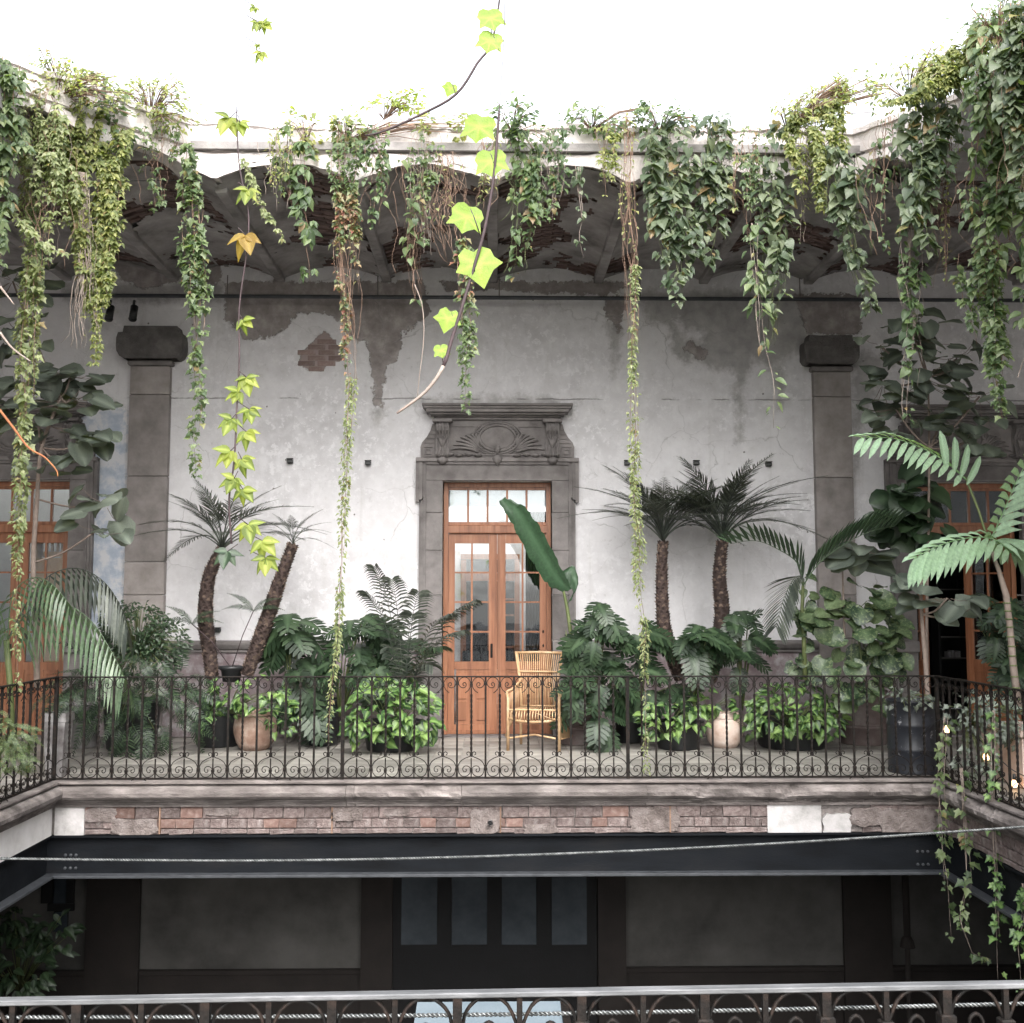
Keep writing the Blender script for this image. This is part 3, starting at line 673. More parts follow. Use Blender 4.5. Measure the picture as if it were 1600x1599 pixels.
# ------------------------------------------------------------------ door surrounds
def surround(cx, label, simple=False):
    t = thing('door_surround', label, 'door surround', (cx, YW, 0), 'carved stone door surrounds')
    k = 13.6/F; ZO_ = ZO; h = HW
    # nested frames, each further out and further back
    def frame_part(i0, i1, top, ybk, yfr, zlow, nm='moulding'):
        mb = MB(); mb.box(-h-i1, -h-i0, YW-yfr, YW-ybk, zlow, ZO_+top[1], T=Matrix.Translation((cx, 0, 0)))
        mb.box(h+i0, h+i1, YW-yfr, YW-ybk, zlow, ZO_+top[1], T=Matrix.Translation((cx, 0, 0)))
        mb.box(-h-i0+.001, h+i0-.001, YW-yfr, YW-ybk, ZO_+top[0], ZO_+top[1]-.001, T=Matrix.Translation((cx, 0, 0)))
        mb.build(nm, M['stone'], t)
    # jamb blocks with visible joints
    for s in (-1, 1):
        zz = [0, .55, ZD+.1, P(0, 930, YW).z, P(0, 860, YW).z, P(0, 801, YW).z, ZO_+.001]
        for i in range(len(zz)-1):
            a, b = sorted((s*h, s*(h+.21))); MB().box(cx+a, cx+b, YW-.08, YW+.40, zz[i]+.002, zz[i+1]-.002, bev=.004).build('stone_block', M['stone'], t)
        for (o0, o1, y_) in ((.21, .245, .105), (.245, .275, .085), (.275, .30, .06)):
            a, b = sorted((s*(h+o0), s*(h+o1))); MB().box(cx+a, cx+b, YW-y_, YW-.002, 0, ZO_-.21-(o0-.2), bev=.003).build('moulding', M['stone'], t)
        a, b = sorted((s*h, s*(h+.32))); MB().box(cx+a, cx+b, YW-.135, YW-.001, ZD-.06, ZD+.10, bev=.02).build('impost', M['stone'], t)
        # ear
        for (o0, o1, y_, zl) in ((.212, .26, .075, -.22), (.26, .30, .10, -.25), (.30, .345, .075, -.28)):
            a, b = sorted((s*(h+o0), s*(h+o1))); MB().box(cx+a, cx+b, YW-y_, YW-.002, ZO_+zl+.0, ZO_+.27, bev=.003).build('moulding', M['stone'], t)
    MB().box(cx-h-.21, cx+h+.21, YW-.078, YW+.40, ZO_+.002, ZO_+.20, bev=.004).build('lintel', M['stone'], t)
    MB().box(cx-h-.211, cx+h+.211, YW-.10, YW-.002, ZO_+.202, ZO_+.235).build('moulding', M['stone'], t)
    MB().box(cx-h-.345, cx+h+.345, YW-.12, YW-.002, ZO_+.237, ZO_+.29, bev=.008).build('moulding', M['stone'], t)
    MB().box(cx-h+.001, cx+h-.001, YW-.095, YW-.075, ZO_+.0, ZO_+.02).build('moulding', M['stone'], t)
    zb = ZO_+.292; zt = P(777, 656, YW-.1).z; H_ = zt-zb
    # frieze
    MB().box(cx-h-.08, cx+h+.08, YW-.06, YW-.002, zb, zt).build('frieze', M['stone'], t)
    fr = MB(); a = h-.07; b0, b1 = zb+.03, zt-.07
    for (p0, p1, q0, q1) in ((-a, a, b0, b0+.018), (-a, a, b1-.018, b1), (-a, -a+.018, b0+.0185, b1-.0185), (a-.018, a, b0+.0185, b1-.0185)):
        fr.box(cx+p0, cx+p1, YW-.078, YW-.059, q0, q1)
    fr.build('panel_border', M['stone'], t)
    zc_ = zb+H_*.52; rx, rz = .235, .165
    ov = MB()
    for sc_, r_, yy in ((1.0, .017, .085), (1.2, .014, .08), (1.34, .012, .07)):
        ov.tube([(cx+rx*sc_*math.cos(q_), YW-yy, zc_+rz*sc_*math.sin(q_)) for q_ in [2*PI*i/40 for i in range(41)]], r_, 6)
    ov.build('oval_ring', M['stone'], t, True)
    bd = MB()
    for i in range(34):
        q_ = 2*PI*i/34; bd.lathe([(0, -.013), (.012, -.006), (.012, .006), (0, .013)], (cx+rx*1.1*math.cos(q_), YW-.078, zc_+rz*1.1*math.sin(q_)), 6)
    bd.build('beading', M['stone'], t, kind='stuff')
    pl = MB(); n = 24; V = []
    for s_, y_ in ((1, .062), (.95, .075), (.8, .088), (.4, .098)):
        V += [(cx+rx*s_*math.cos(2*PI*i/n), YW-y_, zc_+rz*s_*math.sin(2*PI*i/n)) for i in range(n)]
    V.append((cx, YW-.10, zc_)); Fs = [(r*n+i, r*n+(i+1) % n, (r+1)*n+(i+1) % n, (r+1)*n+i) for r in range(3) for i in range(n)]+[(3*n+i, 3*n+(i+1) % n, 4*n) for i in range(n)]
    pl.add(V, Fs); pl.build('oval_boss', M['stone'], t, True)
    MB().lathe([(0, .045), (.03, .035), (.045, 0), (.03, -.04), (0, -.07)], (cx, YW-.10, zc_-rz*.85), 10).build('rosette', M['stone'], t, True)
    MB().lathe([(0, .06), (.06, .03), (.075, 0), (.04, -.05), (0, -.09)], (cx, YW-.10, zb-.02), 10).build('rosette', M['stone'], t, True)
    # leaf sprays
    for s in (-1, 1):
        for i in range(7):
            a0 = rad(8+i*17); L_ = .36-.012*i
            p0 = Vector((cx+s*.24, YW-.07, zb+.07+i*.012)); e = Vector((cx+s*(.24+L_*math.cos(a0*.75)), YW-.07, zb+.07+min(.27, L_*math.sin(a0*.75)*.85)))
            pts = []
            for j in range(7):
                u_ = j/6; p = p0.lerp(e, u_); p.z += .04*math.sin(PI*u_); p.y -= .018*math.sin(PI*u_); pts.append(p)
            MB().tube(pts, [.008+.012*math.sin(PI*min(1, .15+j/6.6)) for j in range(7)], 5).build('carved_leaf', M['stone'], t, True)
        for i in range(4):
            MB().lathe([(0, .02), (.05, .01), (.055, -.01), (0, -.03)], (cx+s*(.25+.12*i), YW-.075, zb+.035+.01*(i % 2)), 8).build('carved_leaf', M['stone'], t, True)
        # consoles
        xc_ = cx+s*(h-.0+.005)
        MB().box(xc_-.125, xc_+.125, YW-.20, YW-.06, zt-.045, zt-.002, bev=.01).build('console_cap', M['stone'], t)
        cm = MB()
        prof = [(.15, zt-.05), (.175, zt-.10), (.165, zt-.15), (.12, zt-.19), (.10, zt-.25), (.12, zt-.33), (.155, zb+.06), (.165, zb+.03), (.13, zb)]
        V = []
        for p_, z in prof: V += [(xc_-.085, YW-p_, z), (xc_+.085, YW-p_, z)]
        n2 = len(prof); V += [(xc_-.085, YW-.05, zt-.05), (xc_+.085, YW-.05, zt-.05), (xc_-.085, YW-.05, zb), (xc_+.085, YW-.05, zb)]
        Fs = [(2*i, 2*i+1, 2*i+3, 2*i+2) for i in range(n2-1)]
        Fs += [tuple([2*i for i in range(n2)]+[2*n2+2, 2*n2]), tuple([2*i+1 for i in range(n2)]+[2*n2+3, 2*n2+1])[::-1]]
        cm.add(V, Fs); cm.build('console', M['stone'], t)
        for f_ in range(5):
            xx = xc_-.068+.034*f_
            MB().tube([(xx+.006*(f_-2)*math.sin(i*.8), YW-p_-.006, z) for i, (p_, z) in enumerate(prof)], .0095, 5).build('fluting', M['stone'], t, True)
        for i in range(5):
            aa = -.9+i*.45; MB().tube([(xc_, YW-.12, zt-.37), (xc_+.03*math.sin(aa), YW-.145, zt-.30), (xc_+.075*math.sin(aa), YW-.14, zt-.24+.02*math.cos(aa))], [.012, .017, .006], 5).build('carved_leaf', M['stone'], t, True)
        MB().lathe([(0, .055), (.05, .03), (.075, 0), (.05, -.035), (0, -.06)], (xc_, YW-.11, zb-.035), 10).build('rosette', M['stone'], t, True)
        # outer wing with scroll outline
        o_ = h+.09; wing = [(o_, zb), (o_+.195, zb), (o_+.20, zb+.14), (o_+.18, zb+.20), (o_+.12, zb+.27), (o_+.07, zb+.36), (o_+.05, zb+.44), (o_, zb+.45)]
        MB().prism([(cx+s*x, z) for x, z in (wing if s < 0 else wing[::-1])], YW-.055, YW-.002).build('wing', M['stone'], t)
        key = MB(); kx = o_+.10; kz = zb+.08
        for r0 in (.068, .036):
            for (p0, p1, q0, q1) in ((-r0, r0, r0-.012, r0), (-r0, r0, -r0, -r0+.012), (-r0, -r0+.012, -r0+.0125, r0-.0125), (r0-.012, r0, -r0+.0125, r0-.0125)):
                key.box(cx+s*kx+p0, cx+s*kx+p1, YW-.075, YW-.054, kz+q0, kz+q1)
        key.build('key_pattern', M['stone'], t)
        for i in range(4):
            z_ = zb+.19+i*.055; MB().box(*sorted((cx+s*(o_+.01), cx+s*(o_+.15-.03*i))), YW-.068, YW-.0545, z_, z_+.014).build('groove_strip', M['stone'], t)
    # cornice
    zc0 = zt; steps = [(.05, .10, 0, .035), (.08, .14, .036, .055), (.12, .19, .056, .085), (.17, .235, .086, .135), (.20, .26, .136, .165), (.22, .285, .166, .20)]
    for (o_, d_, a_, b_) in steps: MB().box(cx-h-.04-o_, cx+h+.04+o_, YW-d_, YW-.002, zc0+a_*.92, zc0+b_*.92, bev=.005).build('cornice_step', M['stone'], t)
surround(OPC[1][0], 'carved grey stone surround with oval medallion over the central wooden door')
surround(OPC[0][0], 'stone surround of the left doorway, half hidden by broad grey-green leaves')
surround(OPC[2][0], 'dim stone surround of the right doorway, behind the large-leaved tree')
# ------------------------------------------------------------------ doors
def door(cx, label, al, ar, name='double_door'):
    t = thing(name, label, 'door', (cx, YW+.15, 0), 'wooden double doors')
    y0 = YW+.16; Wd = 2*HW-.01; ztop = ZO-.004; k = Wd/170.0   # metres per photo pixel
    def Z(py): return P(777, py, y0).z
    fr = MB(); T0 = Matrix.Translation((cx, y0, 0))
    MB().box(-Wd/2, -Wd/2+.06, -.03, .06, 0, ztop, T0).build('jamb', M['wood'], t)
    MB().box(Wd/2-.06, Wd/2, -.03, .06, 0, ztop, T0).build('jamb', M['wood'], t)
    MB().box(-Wd/2+.061, Wd/2-.061, -.03, .06, ztop-.06, ztop, T0).build('head', M['wood'], t)
    za, zb = Z(822), ztop-.06
    MB().box(-Wd/2+.061, Wd/2-.061, -.045, .06, Z(834), Z(821), T0, bev=.01).build('transom_bar', M['wood'], t)
    tr = link('transom_window', MB().box(-Wd/2+.061, Wd/2-.061, -.005, .045, za+.001, za+.05, T0).mesh('transom_window', M['wood']), t)
    W2 = Wd/2-.061
    for i in range(1, 5): MB().box(-W2+2*W2*i/5-.014, -W2+2*W2*i/5+.014, 0, .04, za+.051, zb-.036, T0).build('glazing_bar', M['wood'], tr)
    MB().box(-W2, W2, -.004, .045, zb-.035, zb-.001, T0).build('top_rail', M['wood'], tr)
    for i in range(5): MB().box(-W2+2*W2*i/5+.0145, -W2+2*W2*(i+1)/5-.0145, .018, .022, za+.052, zb-.037, T0).build('pane', M['glass'], tr)
    for sd_, ang in ((-1, al), (1, ar)):
        hx = cx+sd_*(Wd/2-.061); lw = Wd/2-.063
        T = Matrix.Translation((hx, y0, 0)) @ Matrix.Rotation(-sd_*ang, 4, 'Z') @ Matrix.Scale(-sd_, 4, (1, 0, 0))
        zt_ = Z(834.2); zg1, zg0 = Z(849), Z(1034); st = .085
        lf = link('door_leaf', MB().box(0.001, st, 0, .045, .01, zt_, T).mesh('door_leaf', M['wood']), t)
        MB().box(lw-st-.02, lw, 0, .045, .01, zt_, T).build('stile', M['wood'], lf)
        MB().box(lw-.035, lw-.005, -.012, -.001, .03, zt_-.02, T, bev=.004).build('astragal', M['wood'], lf)
        MB().box(st+.001, lw-st-.021, 0, .045, zg1, zt_, T).build('rail', M['wood'], lf)
        MB().box(st+.001, lw-st-.021, 0, .045, zg0-.10, zg0, T).build('rail', M['wood'], lf)
        MB().box(st+.001, lw-st-.021, 0, .045, .01, .13, T).build('rail', M['wood'], lf)
        MB().box(0, lw, -.014, -.001, .01, .06, T, bev=.004).build('kick_board', M['wood'], lf)
        ga, gb = st+.001, lw-st-.021; gm = (ga+gb)/2
        MB().box(gm-.012, gm+.012, .004, .04, zg0+.001, zg1-.001, T).build('glazing_bar', M['wood'], lf)
        hz = [zg0+(zg1-zg0)*i/4 for i in range(5)]
        for i in range(1, 4):
            for (p, q_) in ((ga, gm-.0125), (gm+.0125, gb)): MB().box(p, q_, .004, .04, hz[i]-.011, hz[i]+.011, T).build('glazing_bar', M['wood'], lf)
        for i in range(4):
            for (p, q_) in ((ga, gm-.0125), (gm+.0125, gb)): MB().box(p+.0005, q_-.0005, .02, .024, hz[i]+.0115, hz[i+1]-.0115, T).build('pane', M['glass'], lf)
        MB().box(ga+.02+0, gb, .012, .035, .131, zg0-.101, T).build('panel', M['wood'], lf)
        pz0, pz1 = .131, zg0-.101
        for (p, q_) in ((ga, gm-.03), (gm+.03, gb)):
            MB().box(p+.035, q_-.035, -.002, .0115, pz0+.05, pz0+(pz1-pz0)*.42, T, bev=.006).build('raised_panel', M['wood'], lf)
            MB().box(p+.035, q_-.035, -.002, .0115, pz0+(pz1-pz0)*.42+.03, pz1-.05, T, bev=.006).build('raised_panel', M['wood'], lf)
        MB().box(gm-.028, gm+.028, 0, .0118, pz0, pz1, T).build('muntin', M['wood'], lf)
        if sd_ < 0:
            hm = link('handle', MB().box(lw-.085, lw-.055, -.016, -.001, Z(1028), Z(1006), T, bev=.004).mesh('handle', M['iron']), lf)
            hm2 = MB().tube([T @ Vector((lw-.07, -.02, Z(1010))), T @ Vector((lw-.07, -.06, Z(1011))), T @ Vector((lw-.07, -.06, Z(1024)))], .008, 6)
        else:
            for zz in (987, 1009): MB().lathe([(0, -.02), (.012, -.012), (.012, .012), (0, .02)], (T @ Vector((.04, -.008, Z(zz)))), 8).build('keyhole', M['iron'], lf)
    return t
door(OPC[1][0], 'orange wooden double door with small panes closed behind the wicker chair', 0, 0)
door(OPC[0][0], 'wooden glazed double door at the left end behind the leafy column of creeper', 0, 0)
door(OPC[2][0], 'wooden double door at the right end standing half open onto darkness', rad(54), rad(52))
for cx, _ in OPC: struct('threshold', MB().box(cx-HW, cx+HW, YW-.08, YW+.5, -.011, .008), M['stone'])
# ------------------------------------------------------------------ rooms behind the doors
yb = 17.8
rm = MB(); cx = OPC[1][0]
rm.box(cx-2.6, cx-2.5, YW+.46, yb, 0, 5); rm.box(cx+2.5, cx+2.6, YW+.46, yb, 0, 5); rm.box(cx-2.6, cx+2.6, yb, yb+.1, 0, 5)
rm.box(cx-2.49, cx+2.49, YW+.46, 15.9, 3.75, 3.9)
struct('room_wall', rm, M['pale_plaster'])
t = thing('reflection_door', 'wooden glazed doors standing in for a reflection in the central door glass', 'door', (cx, yb-.1, 0))  # added to imitate the opposite gallery's door mirrored in the glass
def R2(a, b, c, d, m, nm, Y=yb-.1, th=.08, par_=None):
    p, q_ = P(a, b, Y), P(c, d, Y); return MB().box(p.x, q_.x, Y, Y+th, p.z, q_.z).build(nm, m, par_ if par_ is not None else t)
R2(720, 866, 812, 874, M['wood'], 'head'); R2(720, 874.5, 728, 1046, M['wood'], 'jamb'); R2(804, 874.5, 812, 1046, M['wood'], 'jamb')
R2(728.5, 896, 803.5, 908, M['wood'], 'transom_bar'); R2(728.5, 874.5, 803.5, 895, M['lower_glass'], 'pane', yb-.06, .01)
R2(762, 908.5, 768, 1046, M['wood'], 'stile', yb-.11)
R2(728.5, 908.5, 803.5, 1046, M['lower_dark'], 'doorway_shade_sheet', yb-.04, .01)  # near-black sheet painted as the darkness inside the doorway
for yy in (935, 960, 985, 1010): R2(790, yy, 803, yy+3, M['wood'], 'glazing_bar', yb-.12)
cu = thing('dark_curtain', 'dark curtain hanging at the right side inside the central door', 'curtain', P(840, 1040, 15.4))
cm = MB(); a, b = P(821, 800, 15.4), P(856, 1046, 15.4); n = 40
cm.add([(a.x+(b.x-a.x)*i/n, 15.4+.04*math.sin(i*1.1), z) for i in range(n+1) for z in (.02, a.z)], [(2*i, 2*i+2, 2*i+3, 2*i+1) for i in range(n)])
cm.build('cloth', M['black_plastic'], cu, True)
tb = thing('reflection_table', 'dark table standing in for a reflection low in the panes of the central door', 'table', (cx-.25, 16.4, 0))  # added table imitating one mirrored from the opposite gallery
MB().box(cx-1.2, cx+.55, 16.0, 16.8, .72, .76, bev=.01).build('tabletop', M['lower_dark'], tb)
for a in (-1.1, .45):
    for b in (16.1, 16.7): MB().box(cx+a-.03, cx+a+.03, b-.03, b+.03, 0, .719).build('leg', M['lower_dark'], tb)
for i, (a, lab) in enumerate(((-.85, 'dark chair at the left end of the table, standing in for a reflection'), (-.3, 'dark chair at the middle of the table, standing in for a reflection'), (.25, 'dark chair by the meeting of the two door leaves, standing in for a reflection'))):
    c_ = thing('reflection_chair', lab, 'chair', (cx+a, 15.8, 0), 'dark chairs imitating reflections in the central door')  # added chair in place of one mirrored in the door glass
    MB().box(cx+a-.2, cx+a+.2, 15.6, 16.0, .42, .46, bev=.01).build('seat', M['black_plastic'], c_)
    MB().box(cx+a-.2, cx+a+.2, 15.6, 15.64, .5, .98, bev=.01).build('backrest', M['black_plastic'], c_)
    for u_ in (-.18, .18):
        for v_ in (15.62, 15.98): MB().box(cx+a+u_-.015, cx+a+u_+.015, v_-.015, v_+.015, 0, .419).build('leg', M['black_plastic'], c_)
# roller blind and dark band behind the transom
rb = thing('roller_blind', 'grey blind lowered over the upper half of the central door transom', 'blind', (cx, YW+.4, ZO-.3))
p, q_ = P(694, 752, YW+.36), P(862, 792, YW+.36); MB().box(p.x, q_.x, YW+.36, YW+.37, q_.z, p.z).build('blind', rough_mat('blind_cloth', [(.40, .41, .43), (.47, .48, .5)], 3), rb)
lx = OPC[0][0]
r2 = MB(); r2.box(lx-2.6, lx-2.5, YW+.46, 16.8, 0, 5); r2.box(lx+2.5, lx+2.6, YW+.46, 16.8, 0, 5); r2.box(lx-2.6, lx+2.6, 16.8, 16.9, 0, 5); r2.box(lx-2.49, lx+2.49, YW+.46, 15.6, 3.9, 4.0)
struct('room_wall', r2, M['room_grey'])
sh = thing('inner_shutter', 'pale wooden shutter folded open behind the left door glass', 'shutter', P(78, 1035, YW+.7))
def R3(a, b, c, d, m, nm, Y=YW+.7, th=.03): return R2(a, b, c, d, m, nm, Y, th, sh)
R3(56, 842, 60, 1036, M['wood_pale'], 'stile'); R3(96, 842, 101, 1036, M['wood_pale'], 'stile'); R3(60.2, 842, 95.8, 848, M['wood_pale'], 'rail'); R3(60.2, 862, 95.8, 870, M['wood_pale'], 'rail')
for i in range(4): R3(63+i*8.5, 848.3, 66+i*8.5, 861.7, M['wood_pale'], 'slat')
R3(60.2, 872, 95.8, 1036, M['wood_pale'], 'panel', YW+.71, .015)
for a, b in ((64, 76), (80, 92)): R3(a, 878, b, 950, M['wood_pale'], 'raised_panel', YW+.695, .012)
rx_ = OPC[2][0]
r3 = MB(); r3.box(rx_-1.6, rx_-1.5, YW+.46, 17, 0, 5); r3.box(rx_+1.9, rx_+2.0, YW+.46, 17, 0, 5); r3.box(rx_-1.6, rx_+2, 17, 17.1, 0, 5); r3.box(rx_-1.49, rx_+1.89, YW+.46, 16.99, 4, 4.1)
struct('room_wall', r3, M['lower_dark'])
sf = thing('bookcase', 'dark bookcase with pale books inside the open right doorway', 'bookcase', P(1495, 1100, 15.3))
for yy in (920, 995, 1028, 1062): R2(1470, yy, 1512, yy+2, M['lower_wall'], 'shelf', 15.3, .25, sf)
R2(1467, 900, 1470, 1100, M['lower_dark'], 'side', 15.3, .25, sf); R2(1512, 900, 1515, 1100, M['lower_dark'], 'side', 15.3, .25, sf)
for i, h_ in enumerate((9, 11, 8, 10)): R2(1482+i*5, 1027.5-h_, 1486+i*5, 1027.5, M['concrete'], 'book', 15.32, .15, sf)
# ------------------------------------------------------------------ cornice, brick band, steel beams round the courtyard
cor = thing('balcony_edge', 'worn rounded stone cornice running below the iron railing', 'cornice', (0, YE, 0))
zt, zb = -.05, -.33
def mould(a, b, worn, off=0.0, smooth=True):
    "length of rounded moulding from a to b (xy), bulging to the courtyard side (left of direction)"
    a = Vector(a); b = Vector(b); d = (b-a).normalized(); o = Vector((d.y, -d.x)); n = max(4, int((b-a).length/.03))
    prof = [(0, .0), (.06, .0), (.06, zt+.03), (.10, zt+.015), (.135, zt-.01), (.15, zt-.04), (.145, zt-.075), (.12, zt-.10), (.085, zt-.11), (.075, zt-.112), (.075, zt-.128), (.05, zt-.133), (.045, zt-.155), (.03, zt-.16), (.028, zt-.185), (-.02, zt-.19)]
    V = []; m_ = len(prof)
    for i in range(n+1):
        p = a+(b-a)*i/n
        for k, (u_, z) in enumerate(prof):
            q_ = Vector((p.x*3, p.y*3, z*8+off)); w1 = mn.noise(q_)*.012+mn.noise(q_*4)*.006
            if worn > .4 and 2 < k < 13:
                e_ = mn.noise(Vector((p.x*1.8, p.y*1.8, z*4+9)))+.5*mn.noise(Vector((p.x*6, p.y*6, z*9)))+.35*mn.noise(Vector((p.x*15, p.y*15, z*25)))
                w1 += -worn*.05*max(0, e_+.12)*1.6+.012*mn.noise(Vector((p.x*20, p.y*20, z*30)))
            u2 = max(-.02, u_+(w1 if k > 2 else w1*.3)); s = p+o*u2; V.append((s.x, s.y, z+w1*.4*(k > 1)))
    Fs = [(i*m_+k, i*m_+k+1, (i+1)*m_+k+1, (i+1)*m_+k) for i in range(n) for k in range(m_-1)]+[tuple(range(m_))[::-1], tuple(n*m_+k for k in range(m_))]
    return MB().add(V, Fs).build('cornice_stone', M['cornice'], cor, smooth and not worn)
xe = [XL+.0] + [P(p, 1240, YE).x for p in (543, 556, 722, 1008, 1200)]+[XR]
wr = [.1, 1.4, .5, .15, .9, 1.3]
for i in range(6): mould((xe[i]+.002, YE), (xe[i+1]-.002, YE), wr[i], i*3)
ys_ = [YE-.0, 8.9, 7.4, 5.9, 4.4, 2.2]
for i in range(5):
    mould((XL, ys_[i+1]+.003), (XL, ys_[i]-.003 if i else YE+.0), .2, i*5)
    mould((XR, ys_[i]-.003 if i else YE), (XR, ys_[i+1]+.003), .9 if i == 0 else .3, i*7)
# lip stone under the railing
MB().box(XL-.12, XR+.12, YE-.115, YE+.16, -.011, .012, bev=.004).build('lip_stone', M['cornice'], cor)
for s, xx in ((-1, XL), (1, XR)): MB().box(xx-.12 if s < 0 else xx-.1, xx+.1 if s < 0 else xx+.12, 2.2, YE-.117, -.011, .012, bev=.004).build('lip_stone', M['cornice'], cor)
# brick fascia
bf = thing('brick_fascia', 'crumbling brick band between the stone cornice and the steel beam', 'brick band', (0, YE, -.5))
z0, z1 = P(800, 1303, YE).z, zt-.185
MB().box(XL-.05, XR+.05, YE+.035, YE+.3, z0, z1).build('mortar_bed', M['mortar'], bf)
bz = [(z0+.003, z0+.05), (z0+.056, z0+.145), (z0+.151, z1-.003)]
bms = {}
for r, (a, b) in enumerate(bz):
    for nm in ('brick_grey', 'brick_red_band'):
        for v_ in range(2):
            mbk = MB().box(-.5, .5, 0, .09, a, b, bev=.008); 
            mbk.v = [(x+.05*mn.noise(Vector((x*3, z*30, v_*5+r))), y+.016*mn.noise(Vector((x*5, z*40, v_+3))), z+.014*mn.noise(Vector((x*6, z*9, v_+1)))) for x, y, z in mbk.v]
            bms[(r, nm, v_)] = mbk.mesh('brick', M[nm])
reds = [(P(250, 0, YE).x, P(300, 0, YE).x), (P(432, 0, YE).x, P(490, 0, YE).x), (P(660, 0, YE).x, P(700, 0, YE).x)]
for r in range(3):
    x = XL+.30
    while x < XR-.1:
        wd_ = random.uniform(.145, .185) if r == 1 else random.uniform(.2, .28)
        px_ = x+wd_/2
        if not (P(1197, 0, YE).x-.0 < px_ < P(1325, 0, YE).x):
            red = any(a < px_ < b for a, b in reds) and r == 1 or random.random() < .06
            inst(bms[(r, 'brick_red_band' if red else 'brick_grey', random.randint(0, 1))], 'brick', bf, Matrix.Translation((px_, YE+random.uniform(0, .014), 0)) @ Matrix.Diagonal((wd_-.008, 1, 1, 1)))
        x += wd_
for i in range(22):
    for r in range(3):
        y = YE-.12-i*.24-(r % 2)*.1
        if y > 5.2: inst(bms[(r, 'brick_grey', i % 2)], 'brick', bf, Matrix.Translation((XR+.005, y, 0)) @ Matrix.Rotation(PI/2, 4, 'Z') @ Matrix.Diagonal((.23, -1, 1, 1)))
MB().box(XR+.03, XR+.3, 2.2, YE+.03, z0, z1).build('mortar_bed', M['mortar'], bf)
def patch(a, b, jx, nm='plaster_patch'):
    xa, xb = P(a, 1280, YE).x, P(b, 1280, YE).x
    poly = [(xa, z0+.002), (xb-jx*.5, z0+.002), (xb, z0+.05), (xb-jx, z0+.12), (xb-jx*.3, z1-.003), (xa, z1-.003)]
    MB().prism(poly, YE-.008, YE+.06).build(nm, M['white_paint'], bf)
patch(86, 132, .0); patch(1199, 1283, .0)
def rough_patch(px0, px1, py0, py1, mat, d=.012, nm='render_patch', n=26, bottomless=False):
    c = P((px0+px1)/2, (py0+py1)/2, YE); hw, hh = (px1-px0)/2*.0062, (py1-py0)/2*.0062; poly = []
    for i in range(n):
        q_ = 2*PI*i/n; e = 1+.22*mn.noise(Vector((math.cos(q_)*2.3+px0, math.sin(q_)*2.3, 1)))+.12*mn.noise(Vector((math.cos(q_)*8, math.sin(q_)*8+px0, 1)))
        f = 1/max(abs(math.cos(q_)), abs(math.sin(q_)))**.75
        poly.append((c.x+hw*math.cos(q_)*e*f, max(z0+.003, min(z1-.004, c.z+hh*math.sin(q_)*e*f))))
    MB().prism(poly, YE-d, YE+.03).build(nm, M[mat], bf)
rough_patch(1286, 1330, 1272, 1306, 'white_paint', .007, 'plaster_patch')
for a_, b_, c_, d_, e_ in ((134, 182, 1262, 1284, .011), (175, 246, 1280, 1306, .010), (1328, 1380, 1262, 1290, .013), (1375, 1462, 1264, 1304, .011), (520, 566, 1262, 1282, .012), (735, 782, 1264, 1302, .009), (600, 640, 1264, 1275, .012), (985, 1060, 1262, 1300, .010), (820, 870, 1288, 1303, .009), (320, 372, 1262, 1274, .012)): rough_patch(a_, b_, c_, d_, 'render_old', e_)
MB().box(XL-.25, XL-.0, 2.2, YE-.001, z0, z1).build('plaster_face', M['pale_plaster'], bf)  # white plaster in a paler material, painting in the sky this side catches
for px_ in (250, 519, 782, 1047): MB().box(P(px_, 1280, YE).x-.007, P(px_, 1280, YE).x+.007, YE-.012, YE+.04, z0+.01, z1-.01).build('rusty_strap', M['stem_brown'], bf)
po = P(766, 1284, YE); 
MB().tube([(po.x, YE+.05, po.z), (po.x, YE-.07, po.z)], .024, 10, cap=False).build('drain_spout', M['concrete'], bf)
MB().tube([(po.x, YE-.0705, po.z), (po.x, YE-.05, po.z)], .018, 10).build('spout_shade_plug', M['lower_dark'], bf)  # dark plug painted in for the shade inside the spout
sb = thing('steel_beam', 'long dark blue steel beam spanning the far side of the courtyard', 'steel beam', (0, YE, z0-.4))
zb0, zb1 = P(800, 1366, YE-.05).z, z0-.003
def beam(parent, x0, x1, y0, y1, horiz):
    # web and flanges
    if horiz:
        MB().box(x0, x1, y0+.07, y0+.085, zb0+.0, zb1-.02).build('web', M['steel'], parent)
        MB().box(x0, x1, y0-.03, y0+.18, zb0-.026, zb0-.001, bev=.003).build('bottom_flange', M['steel_edge'], parent)
        MB().box(x0, x1, y0+.0, y0+.18, zb1-.019, zb1, bev=.003).build('top_flange', M['steel'], parent)
beam(sb, XL-.1, XR+.1, YE-.02, 0, True)
for i in range(7):
    b = P(60+i*13 if i < 4 else 1440+(i-4)*12, 1360, YE).x
